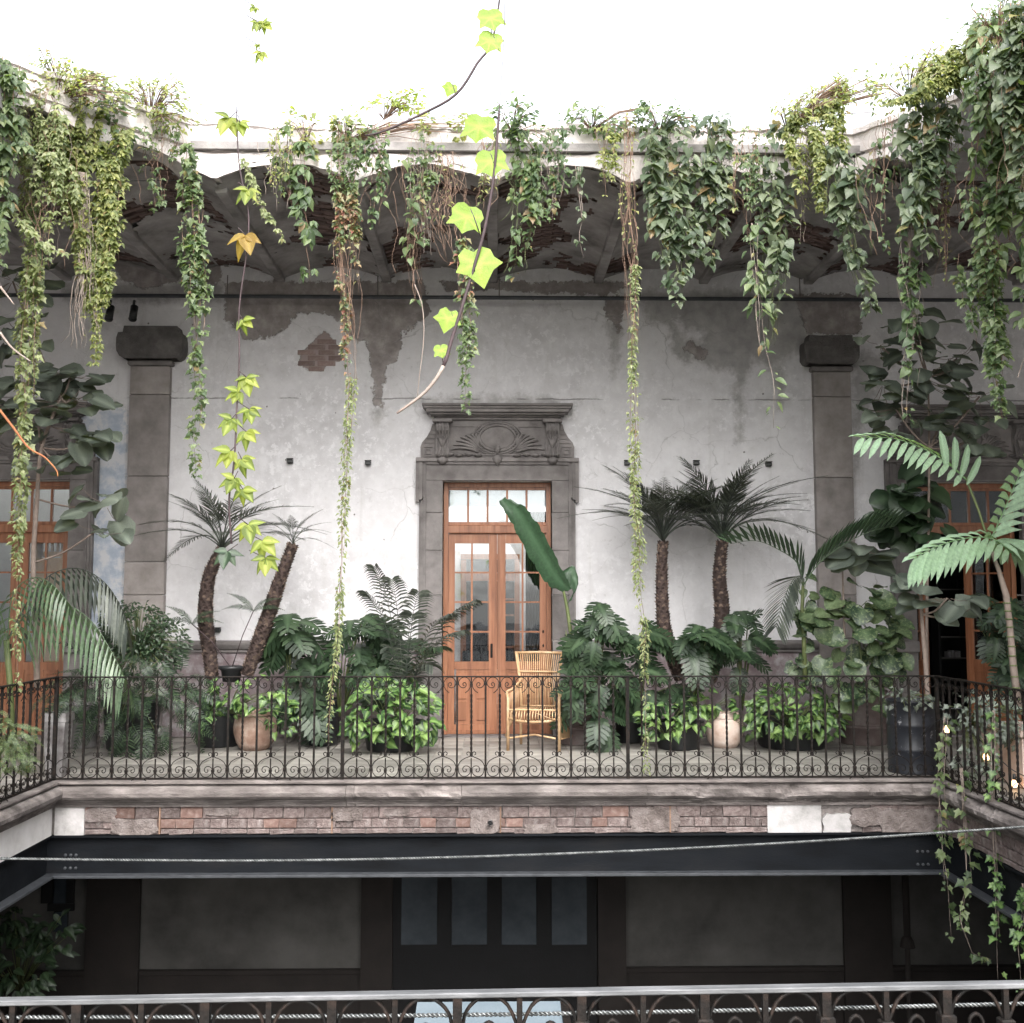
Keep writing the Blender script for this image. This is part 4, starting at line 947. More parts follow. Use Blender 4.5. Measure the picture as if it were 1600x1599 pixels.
for s, xx, lab in ((-1, XL, 'dark steel beam running toward the viewer at the left under the white plaster face'), (1, XR, 'dark steel beam running toward the viewer at the right behind the hanging ivy')):
    t = thing('steel_beam', lab, 'steel beam', (xx, 6, z0-.4), 'steel beams round the courtyard')
    a = xx+(.05 if s > 0 else -.065); MB().box(a, a+.015, 2.3, YE+.03, zb0, zb1-.02).build('web', M['steel'], t)
    a, b = (xx-.05, xx+.15) if s > 0 else (xx-.15, xx+.05); MB().box(a, b, 2.3, YE-.055, zb0-.026, zb0-.001, bev=.003).build('bottom_flange', M['steel_edge'], t)
    MB().box(min(xx, xx+s*.15), max(xx, xx+s*.15), 2.3, YE-.03, zb1-.019, zb1).build('top_flange', M['steel'], t)
    for k in range(6):
        MB().lathe([(.014, 0), (.014, .012), (.0, .016)], (0, 0, 0), 6, T=Matrix.Translation((xx-s*.12-s*.05*(k % 3), YE+.048, zb0+.05+.12*(k//3))) @ Matrix.Rotation(PI/2, 4, 'X')).build('bolt', M['steel_edge'], t)
sb['group'] = 'steel beams round the courtyard'
# ------------------------------------------------------------------ lower storey
lw = thing('lower_wall', 'shadowed grey plaster wall of the storey below the balcony', 'wall', (0, YW, -4.2))
z_l = -4.2
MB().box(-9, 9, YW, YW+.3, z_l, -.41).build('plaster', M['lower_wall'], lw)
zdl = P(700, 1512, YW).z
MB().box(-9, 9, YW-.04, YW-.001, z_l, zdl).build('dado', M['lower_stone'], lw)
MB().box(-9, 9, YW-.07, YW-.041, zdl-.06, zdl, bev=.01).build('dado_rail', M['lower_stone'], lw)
for a, b, lab in ((157, 238, 'dark brown pilaster at the left below the beam'), (1300, 1372, 'dark brown pilaster at the right below the beam')):
    t = thing('lower_pilaster', lab, 'pilaster', (xw((a+b)/2), YW-.1, z_l), 'pilasters of the lower storey')
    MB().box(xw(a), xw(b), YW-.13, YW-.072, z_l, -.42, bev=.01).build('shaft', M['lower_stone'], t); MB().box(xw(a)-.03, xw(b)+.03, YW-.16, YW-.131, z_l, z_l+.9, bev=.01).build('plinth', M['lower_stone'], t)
t = thing('lower_doorway', 'dark doorway with four tall panes below the balcony', 'door', (xw(773), YW, z_l))
y_ = YW-.10
def R4(a, b, c, d, m, nm, Y=y_, th=.09):
    p, q_ = P(a, b, Y), P(c, d, Y); return MB().box(p.x, q_.x, Y, Y+th, p.z, q_.z).build(nm, m, t)
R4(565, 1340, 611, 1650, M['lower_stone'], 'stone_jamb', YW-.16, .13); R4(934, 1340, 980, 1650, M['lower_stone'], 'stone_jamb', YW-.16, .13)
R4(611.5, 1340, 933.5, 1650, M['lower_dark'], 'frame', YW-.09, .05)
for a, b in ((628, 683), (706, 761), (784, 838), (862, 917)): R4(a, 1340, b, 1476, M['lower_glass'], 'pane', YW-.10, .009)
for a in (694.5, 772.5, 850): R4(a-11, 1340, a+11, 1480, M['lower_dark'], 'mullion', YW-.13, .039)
t = thing('lower_window', 'small dim window in the lower wall at far left', 'window', P(90, 1450, YW), None)
def R5(a, b, c, d, m, nm, Y=y_, th=.05): return R2(a, b, c, d, m, nm, Y, th, t)
R5(84, 1345, 104, 1412, M['lower_glass'], 'pane'); R5(74, 1413, 114, 1424, M['lower_dark'], 'frame'); R5(84, 1425, 104, 1456, M['lower_glass'], 'pane'); R5(66, 1340, 83.5, 1412, M['lower_dark'], 'frame'); R5(104.5, 1340, 114, 1412, M['lower_dark'], 'frame')
t = thing('standing_pole', 'slim grey pole standing in the dark at lower right', 'pole', P(1414, 1650, 12.8))
pa, pb = P(1414, 1350, 12.8), P(1414, 1640, 12.8); MB().tube([(pa.x, 12.8, pa.z), (pa.x, 12.8, P(0, 1485, 12.8).z)], .04, 10).build('upper_tube', M['lower_stone'], t, True); MB().lathe([(.09, 0), (.07, .08), (.045, .12)], (pa.x, 12.8, P(0, 1485, 12.8).z-.02), 12).build('collar', M['lower_stone'], t)
MB().tube([(pa.x, 12.8, -4.2), (pa.x, 12.8, P(0, 1487, 12.8).z)], .03, 10).build('lower_tube', M['lower_stone'], t, True)
# pale canopy added to catch the sky, standing in for a bright pane
t = thing('stand_in_canopy', 'pale blue square canopy added below the near railing to stand in for a bright pane', 'canopy', P(765, 1600, 7))
a, b = P(652, 1566, 7.6), P(875, 1566, 7.6)
cm = MB(); cx_, cy_ = (a.x+b.x)/2, 7.0; hw_ = (b.x-a.x)/2
cm.add([(cx_-hw_, 6.2, a.z-.12), (cx_+hw_, 6.2, a.z-.12), (cx_+hw_, 7.6, a.z), (cx_-hw_, 7.6, a.z), (cx_-hw_, 6.2, a.z-.15), (cx_+hw_, 6.2, a.z-.15), (cx_+hw_, 7.6, a.z-.03), (cx_-hw_, 7.6, a.z-.03)], [(0, 1, 2, 3), (7, 6, 5, 4), (0, 4, 5, 1), (1, 5, 6, 2), (2, 6, 7, 3), (3, 7, 4, 0)])
cm.build('cloth', M['pale_blue'], t); MB().box(cx_-.02, cx_+.02, 6.88, 6.92, -4.2, a.z-.10).build('post', M['iron'], t)
MB().box(cx_+hw_+.001, cx_+hw_+.05, 6.2, 7.62, a.z-.17, a.z+.0).build('frame_bar', M['iron'], t)
for s, xx in ((-1, -9.0), (1, 9.0)): struct('side_wall', MB().box(min(xx, xx+s*.3), max(xx, xx+s*.3), -3.5, 18, -4.2, ZS+.4), M['pale_plaster'])
struct('near_wall', MB().box(-9, 9, -3.8, -3.5, -4.2, 1.0), M['pale_plaster'])
lwn = MB(); lwn.box(-9, 9, 1.9, 2.0, -4.2, -.41); struct('lower_side_wall', lwn, M['lower_wall'])
lwn = MB(); lwn.box(-7.4, -7.3, 2.0, YW, -4.2, -.41); lwn.box(7.3, 7.4, 2.0, YW, -4.2, -.41); struct('lower_side_wall', lwn, M['lower_stone'])
# ------------------------------------------------------------------ iron railings
k_ = .000778; S_ = .28
def conv(pts): return [((x-80)*k_, 0, .98-(y-180)*k_) for x, y in pts]
TOP = [(172, 292), (156, 288), (152, 268), (172, 255), (192, 272), (188, 303), (158, 320), (118, 306), (98, 268), (106, 228), (140, 198), (180, 191), (225, 214), (258, 275), (280, 322), (305, 356), (340, 382)]
OG = [(88, 1300), (96, 1262), (122, 1215), (172, 1180), (228, 1158), (258, 1136), (272, 1112), (295, 1097), (315, 1108), (312, 1130), (298, 1134)]
CI = [(98, 1295), (104, 1345), (140, 1388), (190, 1392), (232, 1368), (254, 1320), (242, 1285), (205, 1266), (168, 1275), (153, 1305), (166, 1335), (192, 1336), (200, 1315), (188, 1304)]
def smooth_pts(p, n=3):
    out = []
    P_ = [p[0]]+p+[p[-1]]
    for i in range(1, len(P_)-2):
        a, b, c, d = [Vector(v) for v in P_[i-1:i+3]]
        for j in range(n):
            t = j/n; out.append(.5*((2*b)+(c-a)*t+(2*a-5*b+4*c-d)*t*t+(3*b-a-3*c+d)*t**3))
    out.append(Vector(p[-1])); return out
sc_top = MB().tube(smooth_pts(conv(TOP)), .0042, 5).mesh('scroll', M['iron'], True)
sc_og = MB().tube(smooth_pts(conv(OG)), .0042, 5).mesh('ogee_scroll', M['iron'], True)
sc_ci = MB().tube(smooth_pts(conv(CI)), .0042, 5).mesh('ring_scroll', M['iron'], True)
bar_m = MB().box(-.009, .009, -.009, .009, .03, .972).box(-.015, .015, -.014, .014, .895, .925, bev=.003).box(-.015, .015, -.014, .014, .095, .125, bev=.003).mesh('bar', M['iron'])
tw = MB(); tw.tube([(0, 0, .03+.18*i/4) for i in range(5)], .0075, 4); tw.tube([(0, 0, .22+i*.59/44) for i in range(45)], .0115, 4, twist=.42); tw.tube([(0, 0, .81+.16*i/3) for i in range(4)], .0075, 4)
for z in (.225, .08, .885): tw.box(-.014, .014, -.012, .012, z, z+.028, bev=.003)
tw_m = tw.mesh('twisted_bar', M['iron'])
def railing(a, b, label, n=None, posts=(), hmat=None, flat=(.02, .006)):
    a = Vector((a[0], a[1], 0)); b = Vector((b[0], b[1], 0)); d = b-a; Ln = d.length; n = n or round(Ln/S_); s = Ln/n
    t = thing('iron_railing', label, 'railing', a, 'wrought iron balcony railings')
    R = Matrix.Translation(a) @ Matrix.Rotation(math.atan2(d.y, d.x), 4, 'Z')
    fx = s/S_
    for i in range(n+1):
        X0 = R @ Matrix.Translation((i*s, 0, 0))
        if i in posts: MB().box(-.016, .016, -.016, .016, -.08, .985, X0).build('post', M['iron'], t)
        else: inst(bar_m, 'bar', t, X0)
        if i == n: break
        C = X0 @ Matrix.Diagonal((fx, 1, 1, 1)); inst(tw_m, 'twisted_bar', t, R @ Matrix.Translation(((i+.5)*s, 0, 0)))
        Mi = R @ Matrix.Translation(((i+1)*s, 0, 0)) @ Matrix.Diagonal((-fx, 1, 1, 1))
        for me_, nm in ((sc_top, 'scroll'), (sc_og, 'ogee_scroll'), (sc_ci, 'ring_scroll')):
            inst(me_, nm, t, C @ Matrix.Translation((0, .003, 0))); inst(me_, nm, t, Mi @ Matrix.Translation((0, -.003, 0)))
    MB().box(0, Ln, -flat[0], flat[0], .972, .972+flat[1]*2, R, bev=.002).build('handrail', hmat or M['iron'], t)
    MB().box(0, Ln, -.014, .014, .020, .030, R).build('bottom_rail', M['iron'], t)
    MB().tube([R @ Vector((i*Ln/30, 0, .062 if False else .138)) for i in range(2)], .0, 4)
    for i in range(3, n, 5):
        MB().tube([R @ Vector((i*s+q_, -.05, z)) for q_, z in ((-.07, .012), (-.045, .03), (.045, .03), (.07, .012))], .005, 4).build('foot_bracket', M['iron'], t)
    return t
rl = railing((XL, YE+.0), (XR, YE), 'long black iron railing across the far side of the courtyard', 31, (0, 10, 20, 31))
railing((XL, 5.5), (XL, YE-.001), 'black iron railing receding at the left behind the potted fern', None, (17,))
railing((XR, YE-.001), (XR, 5.5), 'black iron railing receding at the right behind hanging ivy', None, ())
zr = P(800, 1551, YN).z-.984
a, b = P(-250, 1566, YN+.05), P(1850, 1566, YN+.05)
nr = railing((a.x, YN-.02), (b.x, YN+.055), 'near iron railing with worn handrail coloured pale for the sky above it along the bottom edge', 11, (), M['handrail'], (.012, .005))
nr.location.z = zr
# twisted steel cables, mottled dark to pale grey
def cable(name, label, pts, r, ply=2, pitch=.05, st=.006):
    t = thing(name, label, 'cable', pts[0], 'twisted steel cables')
    path = smooth_pts([tuple(p) for p in pts], 60); L_ = 0; cum = [0]
    for i in range(1, len(path)): L_ += (path[i]-path[i-1]).length; cum.append(L_)
    n = int(L_/st); tt = np.linspace(0, L_, n); A = np.array([tuple(p) for p in path]); Cx = [np.interp(tt, cum, A[:, k]) for k in range(3)]
    for s in range(ply):
        ph = tt/pitch*2*PI+s*2*PI/ply
        MB().tube([(Cx[0][i], Cx[1][i]+r*math.cos(ph[i]), Cx[2][i]+r*math.sin(ph[i])) for i in range(n)], r*.95, 4).build('strand', M['cable'], t, True)
Yc = 6.0
cable('steel_cable', 'thin twisted steel cable sagging across in front of the dark beam', [P(-60, 1341, Yc), P(400, 1345, Yc), P(800, 1337, Yc), P(1200, 1319, Yc), P(1680, 1287, Yc)], .0048, 2, .03, .006)
cable('steel_cable', 'twisted steel cable just beyond the near railing at the bottom edge', [P(-100, 1590, 2.45), P(400, 1589, 2.45), P(800, 1585, 2.45), P(1200, 1578, 2.45), P(1700, 1566, 2.45)], .0028, 2, .02, .0035)
# conduit, lamps and small fittings on the wall
cp = thing('wall_conduit', 'thin grey conduit running level across the wall below the ceiling', 'pipe', P(800, 465, YW-.25))
pa, pb = P(-40, 461, YW-.25), P(1640, 470, YW-.25); MB().tube([pa, pb], .026, 8).build('tube', M['steel_edge'], cp, True)
for px_ in (355, 590, 780, 1000, 1250): 
    p = P(px_, 463, YW-.25); MB().tube([p, (p.x, p.y, ZS-.02)], .008, 6).build('hanger', M['stone'], cp)
wi = thing('thin_wire', 'thin wire stretched level just under the roof arches', 'wire', P(340, 285, YE+.3)); MB().tube([P(200, 283, YE+.3), P(760, 276, YE+.3), P(1330, 290, YE+.3)], .004, 4).build('wire', M['steel_edge'], wi)
for px_, lab in ((173, 'black spotlight nearer the creeper, hanging from the conduit'), (210, 'black spotlight directly above the left stone capital')):
    p = P(px_, 470, YW-.25); t = thing('spotlight', lab, 'spotlight', p, 'spotlights on the conduit')
    MB().tube([p, p+Vector((0, -.02, -.06))], .018, 8).build('bracket', M['black_plastic'], t)
    MB().tube([p+Vector((-.01, .04, -.07)), p+Vector((0, -.05, -.26))], .048, 14).build('lamp_body', M['black_plastic'], t, True)
    MB().lathe([(.05, 0), (.053, .012), (.05, .024)], p+Vector((0, -.045, -.26)), 14).build('rim', M['black_plastic'], t)
labs = ['small black box fixture right of the bright leafy creeper', 'small black box fixture right of the long reddish creeper', 'small black box fixture touching the green column of vine right of the door', 'small black box fixture right above the middle of the two right palms', 'small black box fixture at the right end of its row', 'small black box fixture low on the wall beside the left palm trunk']
for (px_, py_), lab in zip(((453, 721), (575, 724), (980, 724), (1088, 724), (1201, 726), (340, 985)), labs):
    p = P(px_, py_, YW-.04); t = thing('wall_fixture', lab, 'fixture', (p.x, YW, p.z), 'small black fixtures on the wall')
    MB().box(p.x-.035, p.x+.035, YW-.075, YW-.001, p.z-.028, p.z+.028, bev=.01).build('housing', M['black_plastic'], t); MB().box(p.x-.04, p.x+.04, YW-.082, YW-.02, p.z+.0285, p.z+.036).build('cover', M['iron'], t)
#PLANTS
# ------------------------------------------------------------------ furniture and pots
def floorY(py): return G(800, py).y
def rattan_chair():
    Yf = 12.35; p = P(829, 1169, Yf); t = thing('wicker_chair', 'pale rattan armchair with tall flared back in front of the wooden door', 'chair', (p.x, Yf, 0))
    T = Matrix.Translation((p.x+.03, Yf-.1, 0)) @ Matrix.Rotation(rad(-9), 4, 'Z') @ Matrix.Diagonal((1.15, 1.1, 1.0, 1))
    def tb(nm, pts, r, n=6): return MB().tube([T @ Vector(q_) for q_ in pts], r, n).build(nm, M['rattan'], t, True)
    w_ = .255
    for s in (-1, 1):
        tb('front_leg', [(s*w_, 0, 0), (s*w_, 0, .44), (s*w_, .0, .60), (s*(w_+.02), .03, .645)], .019)
        tb('rear_leg', [(s*.19, .52, 0), (s*.19, .50, .42)], .017)
        tb('arm', [(s*(w_+.02), .03, .645), (s*(w_+.02), .12, .66), (s*(w_-.01), .26, .67), (s*(w_-.06), .42, .74), (s*(w_-.08), .47, .80)], .017)
        tb('back_post', [(s*.175, .44, .42), (s*.195, .48, .75), (s*.245, .56, 1.08)], .018)
        for i in range(9):
            u = i/8; y = .02+u*.42; za = .645+.09*u*u; tb('side_slat', [(s*(w_-.005-.05*u), y, za), (s*(w_+.0-.045*u), y, .42)], .006, 4)
            tb('side_slat', [(s*(w_+.0-.045*u), y, .41), (s*(w_+.01+.08*(u)), y+.02, .12)], .006, 4)
        tb('side_rod', [(s*w_, .0, .42), (s*(w_-.05), .46, .42)], .014)
        tb('skirt_rod', [(s*w_, .0, .14), (s*(w_+.09), .46, .11)], .011)
    sk = MB(); sk.add([T @ Vector(v) for v in ((w_+.004, .01, .41), (w_-.03, .46, .41), (w_+.10, .47, .11), (w_+.006, .0, .14))], [(0, 1, 2, 3)]); sk.build('woven_skirt', M['rattan'], t)
    tb('top_rod', [(-.26, .565, 1.08), (0, .60, 1.085), (.26, .565, 1.08)], .018); tb('back_rod', [(-.215, .50, .86), (0, .53, .86), (.215, .50, .86)], .012)
    tb('back_rod', [(-.18, .44, .46), (0, .46, .46), (.18, .44, .46)], .014)
    for i in range(21):
        u = -1+2*(i+.5)/21; c = .035*(1-u*u); tb('back_slat', [(u*.17, .44+c, .46), (u*.19, .48+c, .72), (u*.238, .563+c, 1.08)], .0065, 4)
    for i in range(17):
        u = -1+2*(i+.5)/17; tb('seat_slat', [(u*.235, -.02-.05*(1-u*u), .35), (u*.235, -.03-.05*(1-u*u), .41), (u*.235, -.0-.02*(1-u*u), .46), (u*.20, .25, .455), (u*.17, .44, .46)], .0075, 4)
    tb('seat_front', [(-w_, 0, .37), (-.15, -.045, .345), (0, -.06, .335), (.15, -.045, .345), (w_, 0, .37)], .018)
    tb('seat_front', [(-w_, 0, .46), (-.15, -.015, .465), (0, -.025, .465), (.15, -.015, .465), (w_, 0, .46)], .012)
    tb('stretcher', [(-w_, 0, .14), (0, .12, .17), (w_, 0, .14)], .012); tb('loose_cane', [(.02, -.05, .44), (.12, -.07, .40), (.24, -.04, .35)], .007, 4)
rattan_chair()
def pot(px, py, rpx, hpx, label, mat='black_plastic', kind='round', cat='pot', group=None, soil=True, Y=None):
    Y = Y or floorY(py); k = Y/F; x = P(px, py, Y).x; r = rpx*k; h = hpx*k
    t = thing('plant_pot', label, cat, (x, Y, 0), group)
    if kind == 'round': prof = [(0, .005), (r*.80, 0), (r*.84, .02), (r*.97, h-.05), (r*.98, h-.045), (r*1.05, h-.04), (r*1.05, h), (r*.95, h), (r*.93, h-.05)]
    elif kind == 'bulb': prof = [(0, .005), (r*.62, 0), (r*.85, h*.18), (r*.98, h*.42), (r*1.0, h*.58), (r*.93, h*.8), (r*.76, h*.93), (r*.74, h), (r*.66, h), (r*.66, h*.93)]
    elif kind == 'cyl': prof = [(0, .005), (r*.93, 0), (r*.96, .02), (r*.97, h*.30), (r*1.0, h*.31), (r*1.0, h*.335), (r*.97, h*.345), (r*.975, h*.36), (r*1.0, h*.37), (r*1.0, h*.39), (r*.97, h*.40), (r*.98, h-.03), (r*1.02, h-.025), (r*1.02, h), (r*.95, h), (r*.94, h-.04)]
    else: prof = [(0, 0), (r*.70, 0), (r*.98, h-.09), (r*1.06, h-.085), (r*1.06, h), (r*.94, h), (r*.92, h-.05)]
    n = 28
    if kind == 'square':
        T = Matrix.Translation((x, Y, 0)) @ Matrix.Rotation(PI/4, 4, 'Z') @ Matrix.Scale(1.25, 4); MB().lathe([(a, z/1.25) for a, z in prof], (0, 0, 0), 4, T).build('body', M[mat], t)
    else: MB().lathe(prof, (x, Y, 0), n, wob=.006).build('body', M[mat], t, True)
    if soil: MB().lathe([(0, h-.045), (r*.6, h-.05), (r*.93, h-.06)], (x, Y, 0), 16).build('soil', M['soil'], t)
    return Vector((x, Y, h))
pot(88, 1222, 19, 96, 'tall tapered stained concrete planter at the left railing corner', 'concrete', 'square', Y=10.62)
pot(128, 1166, 26, 66, 'dark round pot half hidden left of the large fern', 'concrete')
pot(205, 1168, 44, 74, 'wide black pot under the large drooping fern')
pot(340, 1164, 38, 55, 'black pot under the pothos left of the terracotta jar')
pot(398, 1170, 33, 60, 'rounded old terracotta jar under pothos leaves', 'terracotta', 'bulb')
pot(505, 1163, 27, 70, 'black pot beneath the split-leaf plant left of the bright pothos')
pot(612, 1171, 46, 44, 'wide low black pot under the bright pothos beside the door')
pot(905, 1162, 32, 78, 'brown barrel-like pot right behind the wicker chair', 'barrel', 'cyl')
pot(985, 1160, 26, 60, 'black pot between the drooping split leaves and the green column of vine')
pot(1060, 1170, 38, 42, 'black pot with pothos left of the pale clay jar')
pot(1132, 1168, 30, 53, 'pale pink round clay jar among the pothos', 'pink_pot', 'bulb')
pot(1238, 1168, 60, 50, 'wide black pot under the right-hand mass of pothos')
pot(1350, 1163, 36, 82, 'rusty brown barrel pot under the marbled-leaf plant', 'barrel', 'cyl')
pot(1195, 1140, 30, 80, 'dark pot hidden behind the clay jar and pothos', 'black_plastic')
dY = 10.72; dx = P(1427, 1213, dY).x; t = thing('oil_drum', 'black oil drum with peeling white paint flecks at the railing corner', 'drum', (dx, dY, 0))
r_ = .235; MB().lathe([(0, 0), (r_, 0), (r_*1.02, .012), (r_, .03), (r_, .22), (r_*1.04, .235), (r_, .25), (r_, .46), (r_*1.04, .475), (r_, .49), (r_, .69), (r_*1.03, .70), (r_*1.03, .715), (r_*.96, .715), (r_*.95, .66)], (dx, dY, 0), 36).build('body', M['drum'], t, True)
MB().lathe([(0, .67), (r_*.95, .66)], (dx, dY, 0), 20).build('soil', M['soil'], t)
x = P(1610, 1200, 10.2).x; t = thing('clay_planter', 'pinkish rectangular planter at the right edge behind the receding railing', 'planter', (x, 10.2, 0))
MB().box(x-.32, x+.5, 9.7, 10.5, 0, .46, bev=.02).build('body', M['pink_pot'], t); MB().box(x-.34, x+.52, 9.68, 10.52, .461, .52, bev=.015).build('rim', M['pink_pot'], t)
# hanging black pot between the slanting palms
p = P(362, 1045, 12.6); t = thing('hanging_pot', 'small black pot held between the two slanting palm trunks', 'pot', p)
MB().lathe([(0, -.16), (.10, -.15), (.12, -.02), (.155, 0), (.155, .03), (.13, .03), (.12, 0)], p, 20).build('body', M['black_plastic'], t, True)
MB().lathe([(0, .0), (.12, -.01)], p, 12).build('soil', M['soil'], t)
for s, e in ((-1, (300, 975)), (1, (396, 955))):
    q_ = P(e[0], e[1], 12.5); MB().tube([p, p.lerp(q_, .5)+Vector((0, 0, .05)), q_], .006, 5).build('stem', M['stem_dark'], t, True)
    fm = leaf_mesh('frond', SH['fernf'][0], L['fern'])
    for a in (-70, -20, 30, 75): inst(fm, 'frond', t, frame(q_, Vector((math.sin(rad(a)), -.3, .35+.2*math.cos(rad(a)))), Vector((0, -.6, .8)), .36))
# ------------------------------------------------------------------ plants: helpers
U = random.uniform
def ell(cx, cy, rx, ry, Y, dep, front=True):
    "random point on the near half of an ellipsoid given in photograph pixels, plus its outward direction"
    while True:
        v = Vector((random.gauss(0, 1), random.gauss(0, 1), random.gauss(0, 1))).normalized()
        if v.y < .35 or not front: break
    k = Y/F; c = P(cx, cy, Y); r = U(.72, 1.05)
    return c+Vector((v.x*rx*k*r, v.y*dep*r, v.z*ry*k*r)), v
def bush(name, label, cat, blobs, shape, mat, n, size, Y, dep=.25, parts=True, up=.5, group=None, stem='stem_green', base=None, down=.5, limit=300, nm='leaf', t=None, wild=False):
    ms = []; t = t or thing(name, label, cat, base or P(blobs[0][0], blobs[0][1]+blobs[0][3], Y), group)
    tot = sum(b[2]*b[3] for b in blobs); sm = MB(); b0 = Vector(base) if base else P(blobs[0][0], blobs[0][1]+blobs[0][3]*.8, Y+.05)
    for (cx, cy, rx, ry) in blobs:
        for i in range(max(3, int(n*rx*ry/tot))):
            p, v = ell(cx, cy, rx, ry, Y, dep)
            if wild: p = p+(p-P(cx, cy, Y))*max(0, random.gauss(-.1, .35))
            if wild and mn.noise(p*5) < -.12: continue
            if not wild and parts and shape == 'heart' and mn.noise(p*6) < -.25: continue
            d = Vector((v.x*.9+U(-.7, .7), v.y*.6+U(-.5, .3), v.z*.3-down*.8+U(-.4, .5)))
            nr = Vector((v.x*.5+U(-.3, .3), -.75+U(-.2, .2), up+v.z*.4+U(-.2, .3)))
            s = size*U(.65, 1.15); ms.append(frame(p, d, nr, s))
            if i % 5 == 0: sm.tube([b0, b0.lerp(p, .6)+Vector((0, 0, .06)), p], .004, 4)
    if sm.v: sm.build('stems', M[stem], t, True, 'stuff')
    leaves(t, SH[shape], ms, L[mat], nm, limit, parts); return t
def wpath(path, Y):
    Ys = Y if hasattr(Y, '__len__') else [Y]*len(path)
    return [P(a, b, y) for (a, b), y in zip(path, Ys)]
def along(pts, t):
    k = t*(len(pts)-1); i = min(len(pts)-2, int(k)); return pts[i].lerp(pts[i+1], k-i)
def vine(label, path, Y, width, n, shape, mat, size, strands=3, smat='stem_brown', parts=False, group=None, sw=.25, name='hanging_vine', limit=300, mats2=None, dens=None, gap=0):
    "a hanging vine: many wandering strands of unequal length, leaves carried along each; width: list of px half widths"
    pts = wpath(path, Y); t = thing(name, label, 'vine', pts[0], group); k = (Y if not hasattr(Y, '__len__') else Y[0])/F
    def W(u):
        q_ = max(0, min(.9999, u))*(len(width)-1); i = int(q_); return (width[i]+(width[i+1]-width[i])*(q_-i))*k
    wm = max(width); K = max(3, int(wm/4.2)); bare = strands > 12; sd0 = path[0][0]*.013; S2 = []; smm = MB(); mains = []
    Lt = sum((pts[i+1]-pts[i]).length for i in range(len(pts)-1))
    for s in range(K):
        off = U(-1, 1) if s else 0; u0 = 0 if s < 3 else U(0, .25); u1 = 1.0 if s == 0 else (1-abs(off)*.45)*U(.55, 1.0)
        if s > 3 and U(0, 1) < .22: u0 = U(.25, .6); u1 = min(1, u0+U(.15, .4))
        ph = U(0, 30); N = max(8, int(Lt*(u1-u0)/.09)); L_ = []
        for i in range(N+1):
            u = u0+(u1-u0)*i/N; c = along(pts, min(.9999, u)); w_ = W(u)
            wx = off*.8+.55*mn.noise(Vector((u*Lt*1.6, ph, sd0)))+.12*mn.noise(Vector((u*Lt*7, ph, 5)))
            L_.append(c+Vector((w_*wx, min(w_, .2)*(.8*mn.noise(Vector((u*Lt*2, ph, 9)))-.2), .0)))
        S2.append((L_, u0, u1)); mb_ = smm if s > 5 else MB()
        mb_.tube(L_, [U(.0022, .0045)*(1-.5*i/N) for i in range(N+1)], 4)
        if s <= 5: mb_.build('stem', M[smat], t, True)
    if smm.v: smm.build('stems', M[smat], t, True, 'stuff')
    if strands > 4:
        sm = MB()
        for s in range(strands):
            ph = U(0, 30); u1 = U(.5, 1.05); off = random.gauss(0, .45); L_ = []; N = 22
            for i in range(N+1):
                u = i/N*u1; c = along(pts, min(.9999, u)); w_ = W(min(u, 1))*sw
                L_.append(c+Vector((w_*(off*(.5+u)+.9*mn.noise(Vector((u*Lt*2.2, ph, 1)))+.25*mn.noise(Vector((u*Lt*9, ph, 1)))), w_*.4*mn.noise(Vector((u*5, ph, 7)))-.01, 0)))
            sm.tube(L_, U(.0012, .0028), 4)
        sm.build('bare_stems', M[smat], t, True, 'stuff')
    lens = [max(.01, (q_[2]-q_[1])) for q_ in S2]; tot = sum(lens); ms = []; ms2 = []
    for (L_, u0, u1), ln in zip(S2, lens):
        m = int(n*ln/tot+.5); fl_ = 1
        for i in range(m):
            v = U(0, 1); u = u0+(u1-u0)*v
            if mn.noise(Vector((u*Lt*1.9, L_[0].x*7, 4)))+.5*mn.noise(Vector((u*Lt*6, L_[0].x*9, 2))) < -.22: 
                if U(0, 1) < .8: continue
            c = along(L_, min(.9999, v)); fl_ = -fl_; r_ = size*(.35 if not bare else .3)
            dx_ = fl_*U(.2, 1); p = c+Vector((dx_*r_*1.4, U(-.9, .4)*r_, U(-.4, .3)*r_))
            d = Vector((dx_*.8+U(-.3, .3), U(-.8, .1), -.7+U(-.35, .55))); nr = Vector((dx_*.3+U(-.4, .4), -.6, .65+U(-.4, .4)))
            mm = frame(p, d, nr, size*U(.35, 1.4)*(1-.25*max(0, v-.7)/.3))
            if mats2 and mats2[1][0] < u < mats2[1][1] and U(0, 1) < mats2[2]: ms2.append(mm)
            else: ms.append(mm)
    random.shuffle(ms); leaves(t, SH[shape], ms, L[mat], 'leaf', limit, parts)
    if ms2: merged('coloured_leaves', SH[shape], ms2, L[mats2[0]], t)
    return t
